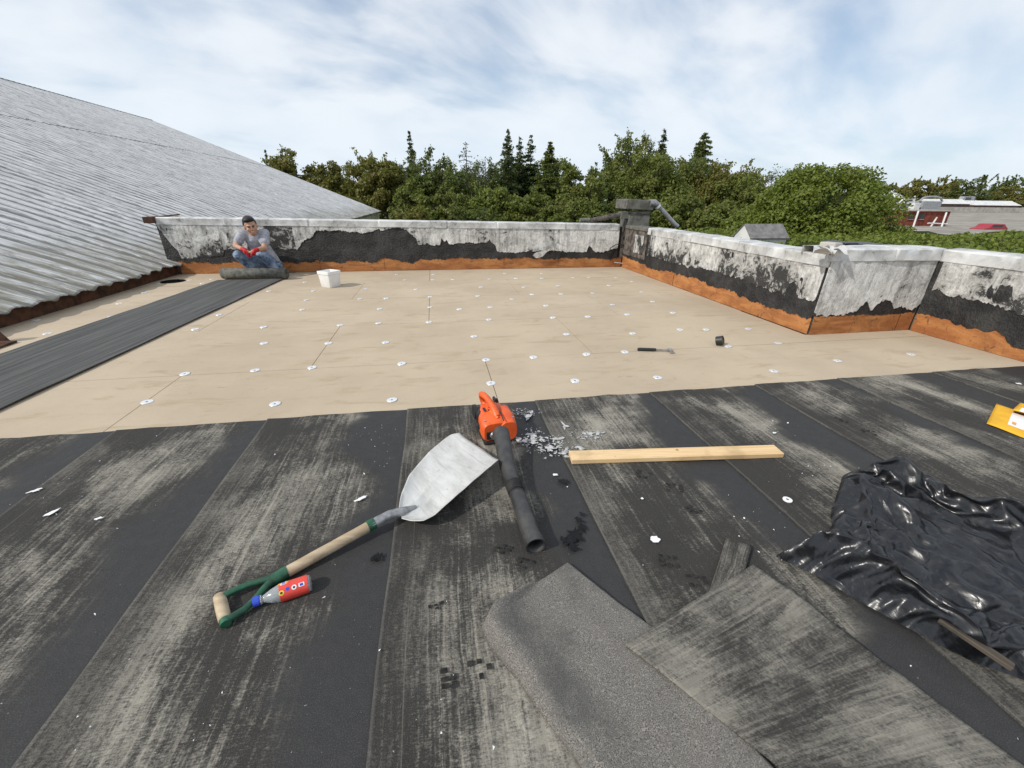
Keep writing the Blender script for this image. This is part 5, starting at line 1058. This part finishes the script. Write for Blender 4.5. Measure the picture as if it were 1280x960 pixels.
# ---- marks and litter on the felt
def blot(mb, c, r, n=14, k=.5, z=.0185, el=1.0, an0=0.0):
    sd = random.uniform(0, 90); vs = [(c.x, c.y, z)]
    for q in range(n):
        an = 2*math.pi*q/n; rr = r*(1+k*nz(math.cos(an)*1.7+sd, math.sin(an)*1.7)*1.7); x, y = rr*math.cos(an)*el, rr*math.sin(an); vs.append((c.x+x*math.cos(an0)-y*math.sin(an0), c.y+x*math.sin(an0)+y*math.cos(an0), z-.0008))
    return mb.add(vs, [(0, q+1, (q+1) % n+1) for q in range(n)])
for (blobs, lab) in (([(718, 672, .030), (712, 680, .024), (727, 665, .020), (716, 688, .018), (724, 655, .016), (704, 678, .015)], 'large glossy black tar splash right of the blower nozzle'), ([(706, 606, .022), (699, 604, .012)], 'small black tar spot left of the batten end'), ([(474, 698, .020), (468, 703, .013)], 'small black tar spot below the shovel neck'), ([(728, 647, .012)], 'tiny black tar drip above the large splash')):
    mb = MB()
    for i, (x, y, r) in enumerate(blobs): blot(mb, gp(x, y), r, 16, .8, .0186+.0004*i)
    tag(mb.build('tar_spot', M['tar'], fixn=False), lab, 'tar spot', 'tar spots on the felt')
mb = MB()
for _ in range(520):
    c = random.choice([(668, 548, 22, 9), (690, 560, 18, 7), (705, 566, 22, 6), (650, 519, 16, 4), (735, 548, 16, 6), (660, 553, 12, 5)]); x, y = random.gauss(c[0], c[2]*.7), random.gauss(c[1], c[3]*.75); blot(mb, gp(x, y), (random.uniform(.006, .017) if random.random() < .10 else .0030*abs(random.gauss(.4, .6))+.0006), 10, 1.1, .0185+random.uniform(0, .0012), random.uniform(.7, 2.2), random.uniform(0, 6))
tag(mb.build('plaster_splatter', M['dust'], fixn=False), 'white plaster powder spattered on the felt beside the leaf blower', 'plaster dust', kind='stuff')
mb = MB()
for _ in range(290):
    x, y = random.uniform(0, 1280), random.uniform(500, 958)
    if random.random() < .45: x, y = random.choice([(455+random.gauss(0, 28), 570+random.gauss(0, 14)), (470+random.gauss(0, 16), 550+random.gauss(0, 9)), (1015+random.gauss(0, 22), 590+random.gauss(0, 9)), (80+random.gauss(0, 55), 600+random.gauss(0, 28)), (960+random.gauss(0, 12), 540+random.gauss(0, 7)), (930+random.gauss(0, 20), 660+random.gauss(0, 16))])
    if y < 548-.068*x+4: continue
    c = gp(x, y)
    if not (-4 < c.x < 5.1 and c.y < 2.45): continue
    r = abs(random.gauss(.0013, .0011))+.0006; vs = [(c.x+random.uniform(-1.4, 1.4)*r, c.y+random.uniform(-1.4, 1.4)*r, .0165+random.uniform(0, 2)*r) for _k in range(4)]; mb.add(vs, [(0, 1, 2), (0, 2, 3), (0, 3, 1), (1, 3, 2)])
tag(mb.build('white_crumbs', M['paper'], fixn=False), 'tiny white crumbs and chips scattered over the dark felt', 'crumbs', kind='stuff')
for (x, y, r, el, an, lab) in ((818, 678, .020, 1.35, 0, 'flat white plaster dab below the middle of the batten'), (451, 627, .012, 3.2, .55, 'sliver of pale paper above the shovel shaft'), (694, 597, .012, 1.5, .2, 'white plaster dab near the blower tube'), (967, 544, .010, 1.6, .1, 'white dab just above the right end of the batten'), (66, 645, .014, 2.6, .9, 'white flake at the far left of the felt'), (46, 617, .012, 2.4, .5, 'white flake left, nearest the left edge strip'), (1272, 482, .018, 1.6, 0, 'white dab by the right edge above the envelopes'), (125, 652, .010, 2.0, .3, 'white flake on the smooth dark band at left'), (802, 627, .009, 1.0, 0, 'tiny white dab between batten and the plaster dab')):
    mb = MB(); blot(mb, gp(x, y), r*.78, 14, .5, .0195, el, an); tag(mb.build('white_flake', M['paper'], fixn=False), lab, 'flake', 'white flakes on the felt')
wd = MB(); c = gp(983, 628.5)
vs = []
for (r, z) in ((.0205, .0165), (.0200, .021), (.0075, .022), (.007, .019)): vs += [(c.x+r*math.cos(2*math.pi*q/20), c.y+r*math.sin(2*math.pi*q/20), z) for q in range(20)]
wd.add(vs, [(k*20+q, k*20+(q+1) % 20, (k+1)*20+(q+1) % 20, (k+1)*20+q) for k in range(3) for q in range(20)]); tag(wd.build('loose_washer', M['paper'], fixn=False), 'loose white washer on the dark felt below the right end of the batten', 'washer')
# dirty boot prints: tread blocks pressed onto the felt
for (x, y, an, s) in ((568, 850, .05, 1.05), (600, 840, .05, 1.0), (655, 708, -.6, .9), (628, 690, -.5, .9), (805, 596, -.5, 1.1), (842, 613, -.4, 1.1), (835, 705, -.3, 1.0), (870, 730, -.3, 1.0), (866, 640, .1, .9), (1050, 527, -.6, 1.0), (1085, 543, -.6, 1.0), (545, 760, .2, .8)):
    c = gp(x, y); mb = MB()
    for i in range(3):
        for j in range(3):
            if random.random() < .34: continue
            w_, l_ = .022*s*random.uniform(.6, 1.05), .017*s*random.uniform(.6, 1.05); ox, oy = (i-1)*.0265*s+random.uniform(-.002, .002), (j-1)*.0205*s+random.uniform(-.002, .002)
            pts = [(ox-w_/2, oy-l_/2), (ox+w_/2, oy-l_/2*random.uniform(.7, 1.1)), (ox+w_/2*random.uniform(.7, 1.1), oy+l_/2), (ox-w_/2, oy+l_/2)]
            mb.add([(c.x+a*math.cos(an)-b*math.sin(an), c.y+a*math.sin(an)+b*math.cos(an), .0178) for a, b in pts], [(0, 1, 2, 3)])
    mb.build('boot_print', M['print_dirt'], slab, fixn=False)
# ================================================================== PERSON
DG = None
def evaluated(o):
    global DG
    DG = bpy.context.evaluated_depsgraph_get(); me = bpy.data.meshes.new_from_object(o.evaluated_get(DG)); return me
def blob(name, prims, voxel, mat, parent, smooth=6, subs=14):
    """one continuous skin grown over tapered limbs: ('c', a, ra, b, rb) or ('e', centre, (rx,ry,rz), rotation)"""
    bm = bmesh.new()
    for p in prims:
        if p[0] == 'c':
            _, a, ra, b, rb = p; a, b = Vector(a), Vector(b)
            for k in range(subs+1):
                t_ = k/subs; c = a.lerp(b, t_); r = ra+(rb-ra)*t_; bmesh.ops.create_icosphere(bm, subdivisions=2, radius=r, matrix=Matrix.Translation(c))
        else:
            _, c, rr, rot = p; rot = rot or Matrix.Identity(3)
            bmesh.ops.create_icosphere(bm, subdivisions=3, radius=1, matrix=Matrix.Translation(Vector(c)) @ rot.to_4x4() @ Matrix.Diagonal((*rr, 1)))
    me = bpy.data.meshes.new(name); bm.to_mesh(me); bm.free(); me.materials.append(mat)
    o = bpy.data.objects.new(name, me); COL.objects.link(o)
    md = o.modifiers.new('r', 'REMESH'); md.mode = 'VOXEL'; md.voxel_size = voxel; md.use_smooth_shade = True
    sm = o.modifiers.new('s', 'SMOOTH'); sm.iterations = smooth; sm.factor = .5
    bpy.context.view_layer.update(); me2 = evaluated(o); o.modifiers.clear(); o.data = me2; bpy.data.meshes.remove(me)
    if not me2.materials: me2.materials.append(mat)
    me2.polygons.foreach_set('use_smooth', [True]*len(me2.polygons)); adopt(o, parent); return o
man = empty('person', (-2.98, 8.05, 0), 'young man in grey t-shirt and jeans with red gloves squatting by the back parapet', 'person')
J = dict(pelvis=atY(337, 329, 8.20), spine=atY(329, 313, 8.20), chest=atY(318.5, 300, 8.10), neck=atY(316, 292, 8.05), head=atY(313.2, 282.5, 8.0),
         shl=atY(303, 292.5, 8.02), shr=atY(331, 291.5, 8.12), ell=atY(294.5, 307.5, 7.86), elr=atY(330.5, 310.0, 7.90), wrl=atY(306, 312.3, 7.73), wrr=atY(318.5, 313.2, 7.74),
         hpl=atY(329, 331, 8.16), hpr=atY(341, 330, 8.20), knl=atY(298.0, 319.0, 7.86), knr=atY(327.5, 318.5, 7.90))
J['anl'] = Vector((J['knl'].x+.13, 8.02, .10)); J['anr'] = Vector((J['knr'].x+.12, 8.05, .10)); J['tol'] = Vector((J['anl'].x-.05, 7.90, .045)); J['tor'] = Vector((J['anr'].x-.04, 7.92, .045))
hc = J['head']; HR = Matrix.Rotation(R_(22), 3, 'Z') @ Matrix.Rotation(R_(-9), 3, 'Y') @ Matrix.Rotation(R_(10), 3, 'X')     # head turned a little to the picture's right; local -Y is the face
def hp_(x, y, z): return hc+HR @ Vector((x, y, z))
hs_ = 1.16
def H(x, y, z): return hp_(x*hs_, y*hs_, z*hs_)
def E(c, r, rot=True): return ('e', H(*c), tuple(q*hs_ for q in r), HR if rot else None)
headp = [E((0, .015, .030), (.080, .098, .095)), E((0, -.012, -.035), (.067, .078, .080)), E((0, -.045, -.090), (.040, .040, .032)), E((0, -.06, -.075), (.030, .034, .03)),
         E((0, -.092, -.012), (.013, .022, .020)), E((0, -.100, -.026), (.016, .018, .012)), E((0, -.078, .022), (.060, .020, .012)), E((-.042, -.060, -.030), (.026, .025, .024)), E((.042, -.060, -.030), (.026, .025, .024)),
         E((-.080, .012, -.012), (.012, .022, .034)), E((.080, .012, -.012), (.012, .022, .034)), E((0, -.086, -.060), (.026, .010, .012))]
bodyp = headp+[('c', J['neck']-Vector((0, -.02, .03)), .062, hc+HR @ Vector((0, .03, -.07)), .058), ('c', J['neck'], .07, J['chest'], .13), ('c', J['chest'], .13, J['spine'], .125), ('c', J['spine'], .125, J['pelvis'], .135),
     ('c', J['shl'], .058, J['ell'], .044), ('c', J['ell'], .044, J['wrl'], .030), ('c', J['shr'], .058, J['elr'], .045), ('c', J['elr'], .045, J['wrr'], .031), ('c', J['chest'], .10, J['shl'], .06), ('c', J['chest'], .10, J['shr'], .06),
     ('c', J['hpl'], .085, J['knl'], .062), ('c', J['knl'], .060, J['anl'], .040), ('c', J['hpr'], .085, J['knr'], .062), ('c', J['knr'], .060, J['anr'], .040), ('c', J['anl'], .042, J['tol'], .035), ('c', J['anr'], .042, J['tor'], .035),
     ('c', J['wrl'], .030, J['wrl'].lerp(J['wrr'], .35)+Vector((0, -.03, -.03)), .028), ('c', J['wrr'], .030, J['wrl'].lerp(J['wrr'], .65)+Vector((0, -.03, -.03)), .028)]
blob('body', bodyp, .010, M['skin'], man, 3)
blob('hair', [E((0, .028, .052), (.085, .098, .088)), E((0, -.030, .098), (.066, .068, .038)), E((-.02, -.062, .094), (.045, .028, .026)), E((.02, -.060, .098), (.045, .028, .026)), E((0, .075, -.005), (.072, .048, .062)), E((-.076, .016, .034), (.014, .034, .034)), E((.076, .016, .034), (.014, .034, .034))], .009, M['hair'], man, 2)
for s in (-1, 1):
    MB().box(H(s*.030, -.094, .020), (.034, .012, .009), HR @ Matrix.Rotation(-.12*s, 3, 'Y')).build('eyebrow', M['hair'], man)
    e_ = blob('eye', [E((s*.030, -.086, .002), (.0125, .009, .0065))], .004, M['ink'], man, 0)
MB().grid(lambda u, v: H((u-.5)*.048, -.1005+.018*(2*u-1)**2, -.060+.006*(2*u-1)**2+(v-.5)*.009), 8, 2).build('mouth', M['lip'], man, solid=.004)
MB().grid(lambda u, v: H((u-.5)*.034, -.1035+.012*(2*u-1)**2, -.059+.003*(2*u-1)**2+(v-.5)*.005), 6, 2).build('teeth', M['paper'], man, solid=.003)
sl, sr = J['shl'].lerp(J['ell'], .58), J['shr'].lerp(J['elr'], .60)
blob('shirt', [('c', J['neck']+Vector((0, .02, -.04)), .085, J['chest'], .150), ('c', J['chest'], .150, J['spine'], .150), ('c', J['spine'], .150, J['pelvis']+Vector((.02, .02, .03)), .155), ('c', J['chest']+Vector((0, 0, .05)), .105, J['shl'], .074), ('c', J['chest']+Vector((.02, .02, .05)), .105, J['shr'], .078),
     ('c', J['shl'], .074, sl, .075), ('c', J['shr'], .076, sr, .080), ('c', J['pelvis']+Vector((.02, .02, .05)), .13, J['pelvis']+Vector((.10, .03, -.02)), .085)], .012, M['shirt'], man, 3)
blob('jeans', [('c', J['pelvis'], .14, J['hpl'], .115), ('c', J['pelvis'], .14, J['hpr'], .115), ('c', J['hpl'], .112, J['knl'], .086), ('c', J['knl'], .084, J['anl'], .066), ('c', J['hpr'], .112, J['knr'], .088), ('c', J['knr'], .086, J['anr'], .068), ('c', J['pelvis']+Vector((.04, 0, .0)), .12, J['hpr']+Vector((.06, .02, -.02)), .10)], .012, M['denim'], man, 4)
for s, wr, ot, el in (('l', J['wrl'], J['wrr'], J['ell']), ('r', J['wrr'], J['wrl'], J['elr'])):
    sx = 1 if s == 'l' else -1; fwd = Vector((sx*.55, -.45, -.70)).normalized(); across = Vector((sx*-.35, -.75, .25)); across = (across-fwd*across.dot(fwd)).normalized(); nrm = fwd.cross(across)
    k0 = wr+fwd*.055; pr = [('c', wr-(wr-el).normalized()*.05, .038, wr, .036), ('c', wr, .034, k0, .040), ('c', k0-across*.018, .024, k0+across*.018, .024)]
    for q in range(4):
        f0 = k0+fwd*.028+across*(q-1.5)*.0185; ln = (.040, .048, .045, .034)[q]; f1 = f0+(fwd+nrm*.12*sx).normalized()*ln*.6; f2 = f1+(fwd*.75+nrm*.55*sx).normalized()*ln*.55; pr += [('c', f0, .0125, f1, .0115), ('c', f1, .0115, f2, .0095)]
    t0 = wr+fwd*.03+across*.032*1; t1 = t0+(fwd*.7+across*.75).normalized()*.036; t2 = t1+(fwd*.95+across*.2).normalized()*.03; pr += [('c', t0, .016, t1, .0135), ('c', t1, .0135, t2, .0105)]
    blob('glove', pr, .0055, M['red_glove'], man, 1, 8)
blob('shoe', [('c', J['anl']-Vector((0, -.02, .04)), .05, J['tol']+Vector((0, 0, .005)), .048)], .01, M['dark'], man, 3); blob('shoe', [('c', J['anr']-Vector((0, -.02, .04)), .05, J['tor']+Vector((0, 0, .005)), .048)], .01, M['dark'], man, 3)
